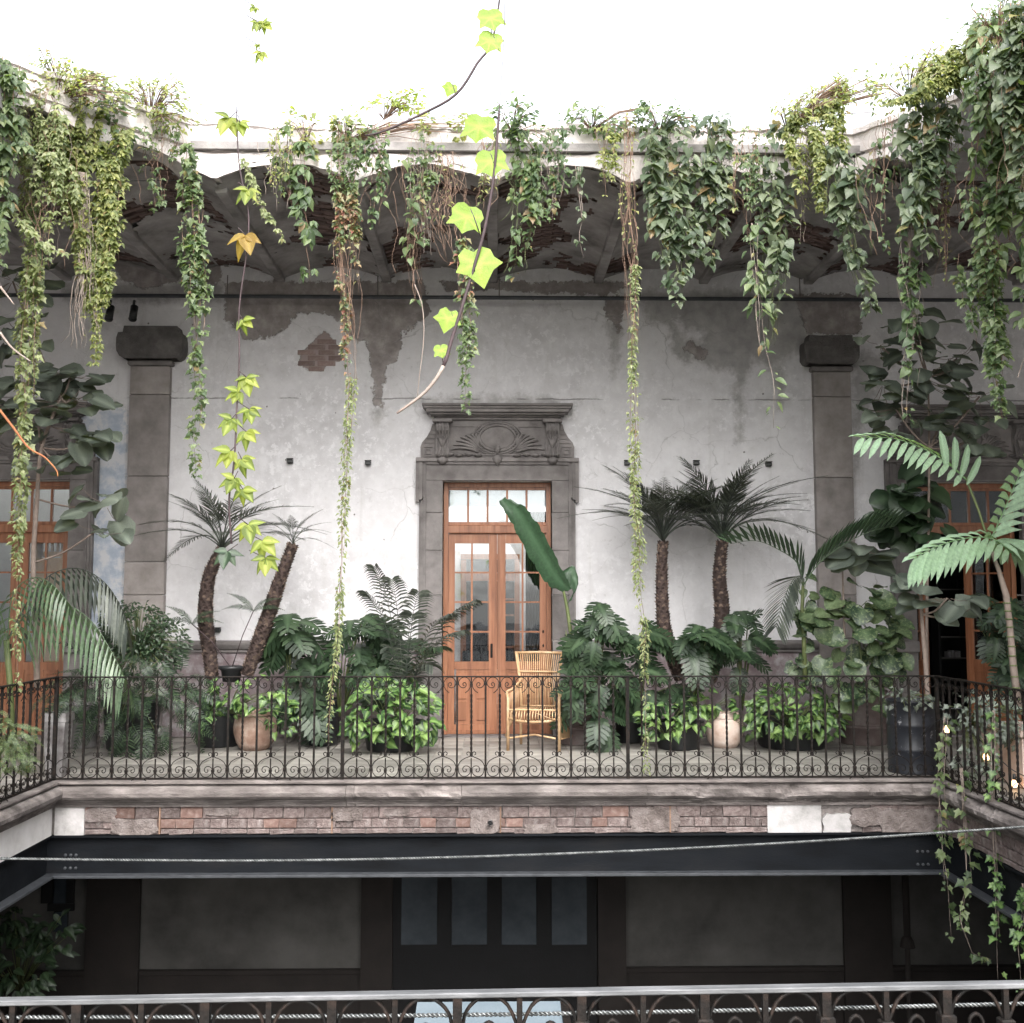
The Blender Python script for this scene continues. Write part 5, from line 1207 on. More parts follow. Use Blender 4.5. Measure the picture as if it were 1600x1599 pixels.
def path_frond(parent, pts, n, ll, lw, mat, hang=.6, side=.6, fwd=.5, rr=.008, name='frond', lift=0, one=None, sv=None):
    "palm frond along a world path; leaflets fall to both sides"
    P_ = smooth_pts([tuple(p) for p in pts], 5); N = len(P_)-1
    mb = MB(); mb.tube(P_, [rr*(1-.75*i/N) for i in range(N+1)], 5); V = list(mb.v); Fs = [tuple(f) for f in mb.f]; ve = [1]*len(V)
    sideV = (P_[-1]-P_[0]).cross(Vector((0, 0, 1)))
    sideV = sideV.normalized() if sideV.length > .01 else Vector((0, -1, 0))
    if sv: sideV = Vector(sv).normalized()
    for i in range(n):
        u = .05+.95*(i+.5)/n; k = u*N; j = min(N-1, int(k)); p = P_[j].lerp(P_[j+1], k-j); T_ = (P_[min(N, j+1)]-P_[max(0, j-1)]).normalized()
        for sg in ((-1, 1) if one is None else (one,)):
            le = ll*(.55+.55*math.sin(PI*(.12+.80*u)))*U(.9, 1.08)
            s0 = (sideV*sg*side+T_*fwd+Vector((0, 0, -hang*.35+lift))).normalized()
            q0 = p; q1 = p+s0*le*.33; q2 = q1+(s0+Vector((0, 0, -hang*.8))).normalized()*le*.36; q3 = q2+(s0+Vector((0, 0, -hang*2.0))).normalized()*le*.33
            wv = T_*.8+Vector((0, 0, .25)); wv = (wv-s0*wv.dot(s0)).normalized()*lw
            b = len(V)
            for q_, w_ in ((q0, .35), (q1, 1), (q2, .9)):
                V += [tuple(q_+wv*w_), tuple(q_+Vector((0, 0, -.25*lw))), tuple(q_-wv*w_)]; ve += [0, .6, 0]
            V.append(tuple(q3)); ve.append(0)
            for r in range(2):
                for c in range(2): a = b+r*3+c; Fs.append((a, a+1, a+4, a+3))
            Fs += [(b+6, b+7, b+9), (b+7, b+8, b+9)]
    me = leaf_mesh(name, (np.array([tuple(v) for v in V]), Fs, np.array(ve, float)), mat); return link(name, me, parent)
def palm(label, base, top, Y, r, nf, L_, shape, mat, trunkpts=None, spread=1.0, name='palm_tree', droop=0, thin=1.0, group=None, Ytop=None):
    b = P(base[0], base[1], Y); tp = P(top[0], top[1], Ytop or Y); mid = [P(a, c, Y) for a, c in (trunkpts or [])]
    b.z = min(b.z, P(base[0], base[1], Y).z)
    t = thing(name, label, 'palm', b, group); pts = smooth_pts([tuple(b)]+[tuple(m) for m in mid]+[tuple(tp)], 8); N = len(pts)-1
    rr = [r*(.72+.28*math.sin(PI*min(1, .1+i/N*1.0)))*(1+.05*math.sin(i*2.3)) for i in range(N+1)]; rr[-1] = r*.5
    MB().tube(pts, rr, 12).build('trunk', M['trunk'], t, True)
    sc = MB(); sc2 = MB(); Ln = sum((pts[i+1]-pts[i]).length for i in range(N)); rows = int(Ln/.028)
    for j in range(rows):
        u = j/rows; k = u*N; i = min(N-1, int(k)); c = pts[i].lerp(pts[i+1], k-i); tn = (pts[i+1]-pts[i]).normalized(); R0 = rr[i]+(rr[i+1]-rr[i])*(k-i)
        for a in range(7):
            q_ = 2*PI*(a+.5*(j % 2))/7+.35*math.sin(j); o = Vector((math.cos(q_), math.sin(q_), 0)); o = (o-tn*o.dot(tn)).normalized(); sd_ = tn.cross(o)
            c0 = c+o*R0*.93; h = .026*U(.8, 1.3); w_ = R0*.33
            mbx = sc2 if U(0, 1) < .42 else sc
            e = c0+o*(.016+.01*U(0, 1))+tn*h
            mbx.add([c0-sd_*w_-tn*.004, c0+sd_*w_-tn*.004, e+sd_*w_*.45, e-sd_*w_*.45, c0+tn*(h*.9)], [(0, 1, 2, 3), (3, 2, 4), (0, 3, 4), (1, 4, 2)])
    sc.build('bark_scales', M['trunk'], t, False, 'stuff'); sc2.build('leaf_scars', M['scar'], t, False, 'stuff')
    ms = [leaf_mesh('frond', s, L[mat]) for s in SH[shape]]
    for i in range(nf):
        q_ = i*2.4+U(-.3, .3); el = rad(82-(i/nf)**.8*95*spread); d = Vector((math.cos(q_)*math.cos(el), math.sin(q_)*math.cos(el)*.75, math.sin(el)))
        inst(ms[i % len(ms)], 'frond', t, frame(tp+Vector((0, 0, .0)), d, Vector((-d.x*.6, -d.y*.6, 1.0)), L_*U(.8, 1.1)))
    return t
def broad(name, label, cat, trunk, Y, clusters, shape, mat, size, n, parts=True, tr=.03, flat=.85, smat='bark', Ydep=.25, group=None):
    "tree with broad leaves held nearly flat in clusters (cx, cy, rx, ry px)"
    pts = wpath(trunk, Y); t = thing(name, label, cat, pts[0], group)
    MB().tube(smooth_pts([tuple(p) for p in pts], 4), [tr*(1-.5*i/(4*(len(pts)-1))) for i in range(4*(len(pts)-1)+1)], 8).build('trunk', M[smat], t, True)
    Yf = Y if not hasattr(Y, '__len__') else Y[-1]
    ms = []; tot = sum(c[2]*c[3] for c in clusters)
    for ci, (cx, cy, rx, ry) in enumerate(clusters):
        k = Yf/F; cc = P(cx, cy, Yf); a = min(pts, key=lambda p: (p-cc).length+max(0, p.z-cc.z)); bn = MB()
        bn.tube(smooth_pts([tuple(a), tuple(a.lerp(cc, .5)+Vector((0, 0, -.05))), tuple(cc)], 4), .011, 5); m = max(4, int(n*rx*ry/tot))
        for i in range(m):
            u, v = U(-1, 1), U(-1, 1); p = cc+Vector((u*rx*k, U(-Ydep, Ydep), v*ry*k)); 
            bn.tube([cc.lerp(p, .15), cc.lerp(p, .6)+Vector((0, 0, -.02)), p], .0035, 4)
            d = Vector((u*.9+U(-.5, .5), U(-1, .2), U(-.45, .12))); nr = Vector((U(-.3, .3), -.45+U(-.3, .1), flat+U(-.2, .2)))
            ms.append(frame(p, d, nr, size*U(.6, 1.15)))
        bn.build('branch', M[smat], t, True)
    leaves(t, SH[shape], ms, L[mat], 'leaf', 300, parts); return t
# ------------------------------------------------------------------ palms
palm('slanting palm nearest the left pilaster with a full feathery crown', (332, 1062), (347, 858), 12.7, .085, 17, 1.05, 'phoenix', 'palm', [(326, 1010), (321, 960), (327, 900)], .6, group='slender palms in pots')
palm('leaning palm with a thick scaly trunk and a nearly bare crown', (385, 1055), (458, 850), 12.6, .085, 9, .52, 'phoenix', 'palm', [(402, 1010), (420, 960), (438, 905)], .55, group='slender palms in pots')
palm('palm nearest the door on the right, beside the green column of vine', (1064, 1062), (1036, 846), 12.6, .078, 30, 1.08, 'phoenix', 'palm', [(1052, 1030), (1037, 975), (1034, 900)], .46, group='slender palms in pots')
palm('right-hand palm with the fullest dark crown', (1108, 1065), (1129, 846), 12.7, .088, 34, 1.14, 'phoenix', 'palm', [(1120, 1020), (1128, 960), (1124, 900)], .46, group='slender palms in pots')
# arching dark palm right
t = thing('dark_palm', 'dark palm with two long arching fronds in front of the right pilaster', 'palm', P(1255, 1060, 12.0))
MB().tube(wpath([(1258, 1062), (1256, 1000), (1253, 950), (1255, 905)], 12.0), [.03, .025, .02, .015], 7).build('trunk', M['stem_green'], t, True)
path_frond(t, wpath([(1255, 915), (1280, 880), (1320, 850), (1362, 830), (1400, 822)], (11.6, 11.6, 11.5, 11.4, 11.4)), 20, .34, .020, L['dark'], .1, .45, .7, lift=.75)
path_frond(t, wpath([(1255, 915), (1246, 880), (1215, 858), (1180, 845), (1140, 850)], (11.7, 11.7, 11.6, 11.5, 11.5)), 17, .30, .019, L['dark'], .1, .5, .65, lift=.7)
path_frond(t, wpath([(1253, 900), (1240, 905), (1225, 935), (1212, 980)], (11.7, 11.6, 11.5, 11.5)), 22, .36, .015, L['palm'], .15, .75, .7)
# kentia left
t = thing('kentia_palm', 'pale green palm arching over the left railing corner', 'palm', P(20, 1120, 10.9))
MB().tube(wpath([(20, 1140), (15, 1060), (10, 1000)], 10.9), .03, 7).build('trunk', M['stem_green'], t, True)
path_frond(t, wpath([(12, 1000), (45, 955), (90, 940), (140, 968), (175, 1020), (195, 1062)], (10.9, 10.8, 10.7, 10.6, 10.5, 10.5)), 26, .60, .016, L['kentia'], 1.5, .45, .25)
path_frond(t, wpath([(12, 1000), (60, 915), (110, 888), (155, 903), (185, 940), (200, 985)], (10.9, 10.9, 10.9, 10.8, 10.8, 10.8)), 28, .50, .016, L['palm'], 1.4, .45, .25)
path_frond(t, wpath([(12, 1000), (20, 930), (50, 903), (80, 912), (105, 940)], (10.9, 10.8, 10.7, 10.6, 10.6)), 18, .42, .014, L['kentia'], 1.4, .5, .25)
path_frond(t, wpath([(12, 1000), (-5, 940), (-30, 910), (-70, 920)], (10.9, 10.8, 10.7, 10.6)), 18, .50, .02, L['kentia'], 1.4, .5, .25)
# mint palm right
Ym = 9.75
t = thing('broad_palm', 'mint green palm with broad leaflets spreading above the right railing', 'palm', P(1590, 1090, Ym))
MB().tube(wpath([(1592, 1110), (1583, 1040), (1578, 980), (1572, 930), (1560, 890), (1545, 850)], Ym), [.034, .032, .028, .03, .02, .014], 9).build('trunk', M['bark'], t, True)
for i in range(12):
    p = along(wpath([(1592, 1110), (1583, 1040), (1578, 980), (1572, 930)], Ym), i/12); MB().lathe([(.034, -.006), (.038, 0), (.034, .006)], p, 10).build('trunk_ring', M['stem_green'], t)
MB().tube(wpath([(1545, 850), (1530, 800), (1508, 745)], Ym), .011, 6).build('leaf_stalk', M['stem_green'], t)
f1 = wpath([(1512, 752), (1478, 722), (1440, 700), (1395, 685), (1345, 684)], (Ym, Ym-.05, Ym-.1, Ym-.2, Ym-.25))
path_frond(t, f1, 14, .36, .030, L['light_palm'], .12, .75, .62, one=1, sv=(0, -.6, -.8)); path_frond(t, f1, 14, .22, .026, L['light_palm'], .30, .5, .95, one=-1, sv=(0, -.3, -.9))
for i, (ax, ay, bx, by) in enumerate(((1478, 735, 1473, 676), (1490, 740, 1495, 686), (1500, 748, 1515, 698), (1510, 758, 1533, 716))):
    a, b = P(ax, ay, Ym-.05), P(bx, by, Ym-.1); inst(leaf_mesh('leaflet', blade([(0, .03, .02), (.2, .1, .2), (.5, .13, .5), (.85, .10, .85), (1, .02, 1)], .3, .1), L['light_palm']), 'leaflet', t, frame(a, b-a, Vector((.3, -1, .1)), (b-a).length*1.05, 1.0))
f2 = wpath([(1545, 850), (1568, 800), (1592, 745), (1625, 690)], (Ym, Ym-.1, Ym-.2, Ym-.25))
path_frond(t, f2, 13, .34, .032, L['light_palm'], .25, .7, .6, one=1, sv=(-.8, -.4, -.45)); path_frond(t, f2, 13, .30, .030, L['light_palm'], .3, .6, .6, one=1, sv=(.8, -.4, .1))
f3 = wpath([(1585, 868), (1550, 842), (1505, 842), (1462, 855), (1430, 872)], (Ym, Ym-.1, Ym-.2, Ym-.3, Ym-.35))
path_frond(t, f3, 14, .44, .038, L['light_palm'], .15, .75, .75, one=1, sv=(.1, -.55, -.8)); path_frond(t, f3, 12, .20, .030, L['light_palm'], .45, .6, .9, one=-1, sv=(0, -.3, -.9))
path_frond(t, wpath([(1545, 850), (1570, 842), (1600, 850), (1630, 880)], (Ym, Ym+.1, Ym+.1, Ym+.1)), 10, .38, .034, L['light_palm'], .8, .8, .6)
# banana
Yb = 12.4
t = thing('banana_plant', 'young banana plant with one long leaf leaning across the door', 'banana plant', P(899, 1100, Yb))
MB().tube(smooth_pts([tuple(v) for v in wpath([(899, 1100), (896, 1040), (893, 1000), (886, 950), (879, 918)], Yb)], 4), [.035-.0013*i for i in range(17)], 8).build('stem', M['stem_green'], t, True)
def big_leaf(pts, wl, wr, dl, dr, mat, nm='leaf'):
    P_ = smooth_pts([tuple(p) for p in pts], 6); N = len(P_)-1; V = []; Fs = []; ve = []
    for i, p in enumerate(P_):
        u = i/N; j = int(u*(len(wl)-1)*.9999); f = u*(len(wl)-1)-j; a = wl[j]+(wl[j+1]-wl[j])*f; b = wr[j]+(wr[j+1]-wr[j])*f; wv = .010*math.sin(i*2.1)+.006*math.sin(i*5.3); a *= 1-.10*(i % 5 == 2); b *= 1-.08*(i % 4 == 1)
        V += [tuple(p+dl*a+Vector((0, wv, wv))), tuple(p+dl*a*.5+Vector((0, -.015-wv, 0))), tuple(p), tuple(p+dr*b*.5+Vector((0, -.015+wv, 0))), tuple(p+dr*b+Vector((0, -wv, wv)))]; ve += [0, .1, 1, .1, 0]
    for i in range(N):
        for k in range(4): a = i*5+k; Fs.append((a, a+1, a+6, a+5))
    return link(nm, leaf_mesh(nm, (np.array(V), Fs, np.array(ve, float)), mat), t)
mid = wpath([(890, 922), (872, 905), (850, 870), (828, 832), (808, 800), (785, 780)], (Yb, Yb-.05, Yb-.12, Yb-.18, Yb-.22, Yb-.2))
big_leaf(mid, [.03, .14, .16, .15, .13, .05], [.03, .11, .14, .15, .12, .04], Vector((-.75, .1, -.62)), Vector((.74, -.45, .42)), L['banana'])
mid = wpath([(866, 905), (880, 892), (893, 888), (900, 915), (888, 940)], Yb+.05); big_leaf(mid, [.04, .16, .17, .13, .03], [.02, .08, .09, .07, .01], Vector((-.3, -.2, -.9)), Vector((.4, 0, .2)), L['banana'])
MB().tube(wpath([(896, 1060), (888, 1020), (884, 985)], Yb-.02), [.018, .012, .004], 6).build('young_shoot', M['stem_green'], t, True)
mid = wpath([(893, 1050), (884, 1020), (880, 1002)], Yb-.05); big_leaf(mid, [.01, .05, .01], [.01, .04, .01], Vector((-.9, 0, -.2)), Vector((.9, -.3, .1)), L['banana'], 'young_leaf')
# areca by the door
t = thing('areca_palm', 'feathery small palm spraying fronds left of the door', 'palm', P(625, 1110, 12.5))
b = P(632, 1090, 12.5)
for px_, py_, k1, m_ in ((585, 885, 16, 'palm'), (572, 925, 14, 'palm'), (612, 905, 14, 'palm'), (655, 925, 12, 'palm'), (740, 938, 15, 'palm'), (722, 985, 14, 'palm'), (700, 960, 12, 'palm'), (690, 1010, 12, 'fern'), (645, 960, 10, 'palm'), (676, 1040, 12, 'palm')):
    e = P(px_, py_, 12.2); m1 = b.lerp(e, .55)+Vector((0, -.05, .12+.1*(e.z-b.z)))
    path_frond(t, [b, m1, e+Vector((0, 0, .0))], k1+10, .24, .0095, L[m_], .45, .8, .65, .006)
# ------------------------------------------------------------------ split-leaf plants
def split_plant(label, base, blobs, n, size, Y, mat='dark', group='dark split-leaf plants', dep=.3):
    t = thing('split_leaf_plant', label, 'plant', P(base[0], base[1], Y), group); b = P(base[0], base[1], Y+.05); ms = []; tot = sum(q_[2]*q_[3] for q_ in blobs)
    for (cx, cy, rx, ry) in blobs:
        for i in range(max(2, int(n*rx*ry/tot+.5))):
            p, v = ell(cx, cy, rx, ry, Y, dep); d = Vector((v.x*.9+U(-.3, .3), -.35+U(-.3, .2), -.45+v.z*.5+U(-.2, .3))); s = size*U(.7, 1.15)
            q_ = p-d.normalized()*s*.4; ms.append(frame(q_, d, Vector((v.x*.3, -.6, .75+U(-.2, .2))), s)); MB().tube([b, b.lerp(q_, .6)+Vector((0, 0, .08)), q_], .007, 5).build('leaf_stalk', M['stem_green'], t, True)
    leaves(t, SH['split'], ms, L[mat]); return t
split_plant('dark split-leaf plant standing highest behind the leaning palm trunk', (455, 1130), [(455, 985, 38, 40), (470, 1060, 30, 45), (480, 1115, 30, 30)], 26, .42, 12.75)
split_plant('dark split-leaf plant behind the leafy column of reddish creeper', (530, 1120), [(560, 990, 40, 30), (545, 1040, 45, 35), (590, 1060, 45, 30)], 24, .38, 12.7)
split_plant('dark split-leaf plant topped with upright young leaves beside the small palm', (605, 1110), [(600, 975, 22, 30), (615, 1020, 40, 30)], 14, .34, 12.9)
split_plant('tall dark split-leaf plant right of the chair with leaves down to the floor', (930, 1120), [(945, 965, 34, 22), (930, 1010, 40, 35), (945, 1060, 42, 40), (937, 1125, 24, 38), (905, 1085, 24, 35)], 46, .36, 12.3)
split_plant('dark split-leaf plant behind the green column of vine', (1000, 1120), [(1005, 1000, 30, 30), (1005, 1070, 38, 40), (1050, 1085, 30, 22)], 24, .36, 12.5)
split_plant('dark split-leaf plant between the two right palm trunks with shiny leaves', (1085, 1110), [(1090, 995, 36, 26), (1080, 1030, 20, 20)], 14, .38, 12.2)
split_plant('dark split-leaf plant right of the second right palm trunk', (1160, 1110), [(1165, 1000, 30, 40), (1150, 1035, 30, 28), (1140, 975, 20, 20)], 20, .30, 12.6)
split_plant('shadowy split-leaf plant at the far right beside the open doorway', (1580, 1110), [(1565, 970, 28, 50), (1590, 1040, 25, 45), (1545, 1000, 15, 20)], 20, .34, 11.6)
# ------------------------------------------------------------------ leafy potted plants
bush('pothos', 'pothos trailing over the terracotta jar below the slanting palms', 'plant', [(355, 1090, 32, 30), (400, 1085, 50, 30), (440, 1115, 28, 38), (325, 1120, 14, 24)], 'heart', 'pothos', 170, .095, 12.15, .22, group='pothos in pots')
bush('pothos', 'bright full pothos in the wide black pot beside the door', 'plant', [(612, 1110, 70, 48), (570, 1135, 35, 25), (655, 1125, 32, 35), (640, 1080, 25, 18)], 'heart', 'pothos', 250, .125, 12.1, .28, group='pothos in pots')
bush('pothos', 'sparse pothos left of the pale clay jar', 'plant', [(1040, 1125, 38, 30), (1085, 1115, 25, 28), (1005, 1125, 20, 20)], 'heart', 'pothos', 100, .11, 12.2, .22, group='pothos in pots')
bush('pothos', 'pothos behind the pale clay jar', 'plant', [(1105, 1095, 16, 22), (1160, 1108, 18, 22), (1172, 1130, 12, 20)], 'heart', 'pothos', 60, .11, 12.45, .2, group='pothos in pots')
bush('pothos', 'broad mass of bright pothos filling the wide pot at right', 'plant', [(1235, 1108, 62, 40), (1205, 1125, 32, 30), (1285, 1120, 32, 35)], 'heart', 'pothos', 330, .10, 12.1, .28, group='pothos in pots')
bush('marbled_plant', 'large marbled-leaf climber above the rusty barrel pot', 'plant', [(1335, 935, 45, 30), (1345, 985, 65, 40), (1330, 1040, 60, 40), (1300, 965, 30, 30), (1385, 1010, 32, 40), (1350, 1085, 40, 20)], 'round', 'vari', 95, .21, 12.0, .3, stem='stem_green')
bush('marbled_plant', 'small round-leaved climber strung on a thin pole left of the marbled plant', 'plant', [(1255, 930, 12, 40), (1250, 1010, 12, 50), (1262, 970, 18, 20)], 'round', 'vari', 34, .13, 12.1, .1)
bush('fern', 'large boston fern drooping over its wide black pot', 'fern', [(205, 1060, 75, 40), (215, 1110, 85, 40), (160, 1090, 40, 40), (270, 1080, 40, 40)], 'fernf', 'fern', 84, .55, 12.0, .25, up=.6, down=.55, nm='frond')
bush('shrub', 'dark fine-leaved shrub rising above the large fern', 'shrub', [(215, 985, 52, 42), (180, 970, 20, 30), (255, 1000, 40, 30), (222, 1030, 60, 30)], 'small', 'dark', 1700, .06, 12.4, .25, False)
bush('fern', 'pale green fern hanging through the left railing', 'fern', [(15, 1145, 32, 24), (18, 1175, 24, 24)], 'fernf', 'ivygreen', 150, .15, 8.9, .15, nm='frond')
bush('shrub', 'thin-leaved herb growing in the concrete planter at the left corner', 'shrub', [(105, 1085, 30, 28), (120, 1110, 22, 20)], 'fernf', 'fern', 26, .30, 10.8, .2, nm='frond')
bush('creeping_plant', 'small creeping plant spilling over the rim of the black drum', 'plant', [(1410, 1092, 34, 16), (1445, 1095, 20, 12)], 'heart', 'grey', 60, .06, 10.55, .2)
bush('ivy', 'dark ivy tangled behind the right railing', 'ivy', [(1510, 1110, 28, 28), (1550, 1120, 35, 35), (1590, 1130, 25, 40), (1520, 1180, 25, 30)], 'ivy', 'grey', 300, .075, 9.9, .3, False)
# ------------------------------------------------------------------ broad-leaved trees
broad('round_leaf_tree', 'tree with broad grey-green leaves standing before the left doorway', 'tree', [(58, 1075), (56, 980), (52, 880), (58, 780), (65, 700), (95, 620)], 11.3,
      [(70, 600, 55, 30), (110, 625, 60, 22), (60, 660, 70, 25), (135, 690, 45, 16), (165, 790, 38, 25), (150, 830, 32, 15), (30, 520, 40, 35), (110, 590, 40, 15), (20, 440, 40, 30), (100, 720, 40, 16)], 'round', 'grey', .25, 120, tr=.035)
broad('large_leaf_tree', 'tree with large drooping grey leaves in front of the right stone surround', 'tree', [(1450, 1100), (1448, 980), (1450, 860), (1452, 700), (1450, 590)], 11.6,
      [(1375, 540, 30, 20), (1430, 530, 45, 30), (1380, 600, 38, 30), (1440, 590, 50, 35), (1495, 560, 35, 30), (1400, 640, 45, 22), (1370, 680, 35, 20), (1510, 690, 45, 30), (1470, 650, 40, 20), (1530, 620, 30, 30), (1430, 500, 40, 16)], 'round', 'grey', .25, 110, tr=.02, Ydep=.3)
broad('plumeria_tree', 'slender tree with a pale bare trunk growing from the black drum', 'tree', [(1450, 1100), (1447, 1050), (1440, 960), (1438, 900)], 10.75, [(1480, 935, 45, 8), (1500, 955, 18, 8), (1450, 915, 22, 8)], 'round', 'grey', .24, 14, tr=.028, Ydep=.2)
broad('round_leaf_tree', 'young tree with a few wide flat leaves above the marbled climber', 'tree', [(1320, 1010), (1318, 940), (1316, 880)], 11.9, [(1320, 872, 35, 8), (1350, 858, 40, 10)], 'round', 'grey', .34, 12, tr=.016, Ydep=.2)
bush('dark_shrub', 'very dark drooping foliage beside the frame of the right doorway', 'plant', [(1420, 780, 40, 30), (1440, 820, 40, 25), (1390, 810, 25, 20)], 'round', 'dark', 46, .26, 11.8, .25)
bush('dark_shrub', 'shaded plant silhouette in the storey below at far left', 'plant', [(30, 1500, 50, 60), (90, 1460, 25, 30), (20, 1440, 30, 20)], 'ovate', 'dark', 220, .14, 12.0, .4)
# ------------------------------------------------------------------ hanging vines
YV = 10.05
g_ = 'vines hanging from the roof edge'
vine('long leafy pale creeper column nearest the left edge', [(48, 200), (52, 300), (50, 420), (45, 560), (35, 700), (30, 850), (28, 960), (26, 1080)], 9.4, [26, 16, 18, 20, 17, 18, 14, 8], 3000, 'small', 'palegreen', .046, 4, group=g_)
vine('long leafy creeper strand of bright ivy over the left edge column', [(50, 400), (42, 560), (35, 700), (30, 860)], 9.3, [14, 18, 16, 14], 420, 'ivy', 'palegreen', .065, 2, group=g_)
vine('bushy yellow-green vine with brown root strands, widest at left', [(120, 110), (135, 220), (150, 340), (155, 460), (150, 570)], 9.6, [95, 85, 65, 44, 24], 4200, 'tri', 'yellowgreen', .062, 4, group=g_)
tt_ = vine('bundle of bare brown aerial roots hanging at the left', [(128, 270), (132, 360), (133, 450), (128, 545)], 9.5, [12, 14, 20, 30], 60, 'small', 'yellowgreen', .05, 24, 'stem_pale', group=g_, sw=.9)
vine('dense tapering green ivy hanging left of the slanting palm', [(290, 225), (305, 330), (308, 430), (312, 540), (310, 640), (306, 745)], 10.0, [16, 26, 24, 26, 20, 8], 1100, 'ivy', 'ivygreen', .068, 3, group=g_)
vine('short five-fingered creeper right of the golden leaves', [(470, 200), (470, 280), (478, 360), (480, 445)], YV, [30, 32, 26, 16], 60, 'palmate', 'midgreen', .12, 3, parts=True, group=g_)
vine('long creeper turning red in its middle, ending as a thin green column', [(535, 190), (535, 300), (538, 400), (545, 520), (548, 600)], YV, [30, 26, 28, 20, 15], 1300, 'ivy', 'ivygreen', .052, 22, 'stem_brown', group=g_, mats2=('redleaf', (.25, 1.0), .6), sw=.5)
vine('thin green column of small leaves continuing down before the plants', [(548, 590), (543, 700), (538, 820), (533, 920), (528, 1000), (518, 1090), (515, 1160)], 10.0, [11, 8, 8, 8, 9, 8, 8], 1150, 'small', 'palegreen', .040, 2, group=g_)
vine('thin brown shoots and sparse leaves hanging between the arches', [(640, 250), (645, 330), (640, 400), (650, 475)], YV, [50, 40, 25, 14], 46, 'heart', 'ivygreen', .085, 10, 'stem_brown', parts=True, group=g_, sw=.8)
vine('tangle of bare brown twigs under the middle arch', [(685, 240), (690, 300), (688, 350), (700, 410)], YV, [38, 40, 34, 20], 60, 'small', 'yellowgreen', .05, 26, 'stem_brown', group=g_, sw=1.0)
vine('mixed creeper of red and green leaves above the door surround', [(715, 370), (722, 440), (732, 520), (728, 590), (728, 645)], YV, [16, 22, 20, 20, 6], 420, 'ivy', 'ivygreen', .06, 3, group=g_, mats2=('redleaf', (0, .35), .45))
vine('loose round-leaved vine right of the lobed bright leaves', [(800, 190), (815, 270), (820, 350), (800, 435)], YV, [50, 48, 45, 24], 420, 'heart', 'midgreen', .075, 8, 'stem_green', parts=True, group=g_, sw=.8)
vine('wavy pale bare liana with a dark tuft of leaves at its tip', [(905, 260), (907, 300), (912, 340), (904, 370), (908, 405)], YV, [10, 8, 8, 10, 18], 36, 'heart', 'heart', .07, 2, 'stem_pale', parts=True, group=g_)
vine('small yellowing vine hanging from the fourth arch', [(948, 200), (945, 260), (950, 310)], YV, [30, 22, 16], 160, 'tri', 'yellowgreen', .055, 3, group=g_)
vine('bundle of reddish brown roots that becomes the long green column', [(980, 180), (982, 270), (985, 350), (988, 440), (990, 540)], YV, [15, 12, 17, 14, 13], 110, 'small', 'yellowgreen', .045, 15, 'stem_brown', group=g_, sw=.9)
vine('very long green column of vine reaching down to the railing', [(992, 415), (988, 520), (990, 640), (992, 760), (998, 880), (1004, 980), (1008, 1080), (1010, 1210)], 10.0, [14, 8, 12, 10, 14, 12, 10, 13], 2100, 'small', 'palegreen', .040, 3, group=g_)
vine('heavy curtain of blue-green heart leaves below the fifth arch', [(1035, 185), (1040, 260), (1045, 340), (1050, 420), (1060, 480)], YV, [36, 48, 52, 50, 30], 520, 'heart', 'heart', .105, 6, 'stem_green', parts=True, group=g_)
vine('second curtain of heart leaves just right of the heaviest one', [(1110, 190), (1108, 270), (1110, 350), (1105, 425)], YV+.05, [34, 38, 36, 26], 330, 'heart', 'heart', .10, 5, 'stem_green', parts=True, group=g_)
vine('fine strand of yellow leaves crossing between two heart-leaf curtains', [(1150, 240), (1142, 290), (1148, 330)], YV-.1, [10, 10, 6], 40, 'tri', 'yellowgreen', .06, 2, group=g_)
vine('dark heart-leaf vine ending above the right palm crown', [(1215, 190), (1210, 280), (1215, 370), (1215, 450), (1205, 540)], 10.0, [34, 38, 34, 36, 22], 330, 'heart', 'heart', .10, 5, 'stem_green', parts=True, group=g_)
vine('bright ovate vine strand hanging left of the dark heart-leaf vine', [(1180, 350), (1185, 430), (1192, 510), (1205, 590), (1208, 670)], 9.9, [12, 14, 20, 12, 8], 75, 'ovate', 'ivygreen', .105, 2, 'stem_pale', parts=True, group=g_)
vine('heart-leaf vine in front of the right pilaster', [(1300, 230), (1310, 320), (1325, 400), (1350, 470), (1360, 490)], 9.7, [40, 36, 36, 28, 12], 330, 'heart', 'heart', .10, 5, 'stem_green', parts=True, group=g_)
vine('feathery yellow-green vine over the white corner of the parapet', [(1265, 160), (1270, 230), (1275, 290), (1290, 330)], 9.8, [44, 44, 38, 24], 1100, 'tri', 'yellowgreen', .06, 6, 'stem_pale', group=g_, sw=.8)
vine('vine with pale bare stems and bright leaves hanging before the large-leaf tree', [(1415, 240), (1420, 330), (1418, 420), (1425, 500), (1420, 580), (1415, 660)], 9.4, [26, 22, 26, 20, 16, 12], 210, 'heart', 'midgreen', .085, 6, 'stem_pale', parts=True, group=g_, sw=.8)
vine('dark green curtain of vine over the right corner of the roof', [(1450, 120), (1450, 230), (1440, 330), (1450, 400)], 9.2, [50, 56, 50, 34], 620, 'heart', 'heart', .10, 5, 'stem_green', parts=True, group=g_)
vine('huge tangled curtain of vine filling the upper right corner', [(1560, 20), (1555, 150), (1550, 280), (1545, 380), (1540, 440)], 8.8, [55, 66, 64, 58, 46], 1150, 'ovate', 'ivygreen', .105, 12, 'stem_brown', parts=True, group=g_, sw=.9)
vine('long bright ivy hanging in front of the dark right doorway surround', [(1540, 380), (1530, 460), (1545, 540), (1550, 600), (1565, 655)], 9.0, [40, 36, 26, 20, 16], 850, 'ivy', 'ivygreen', .07, 4, 'stem_brown', group=g_)
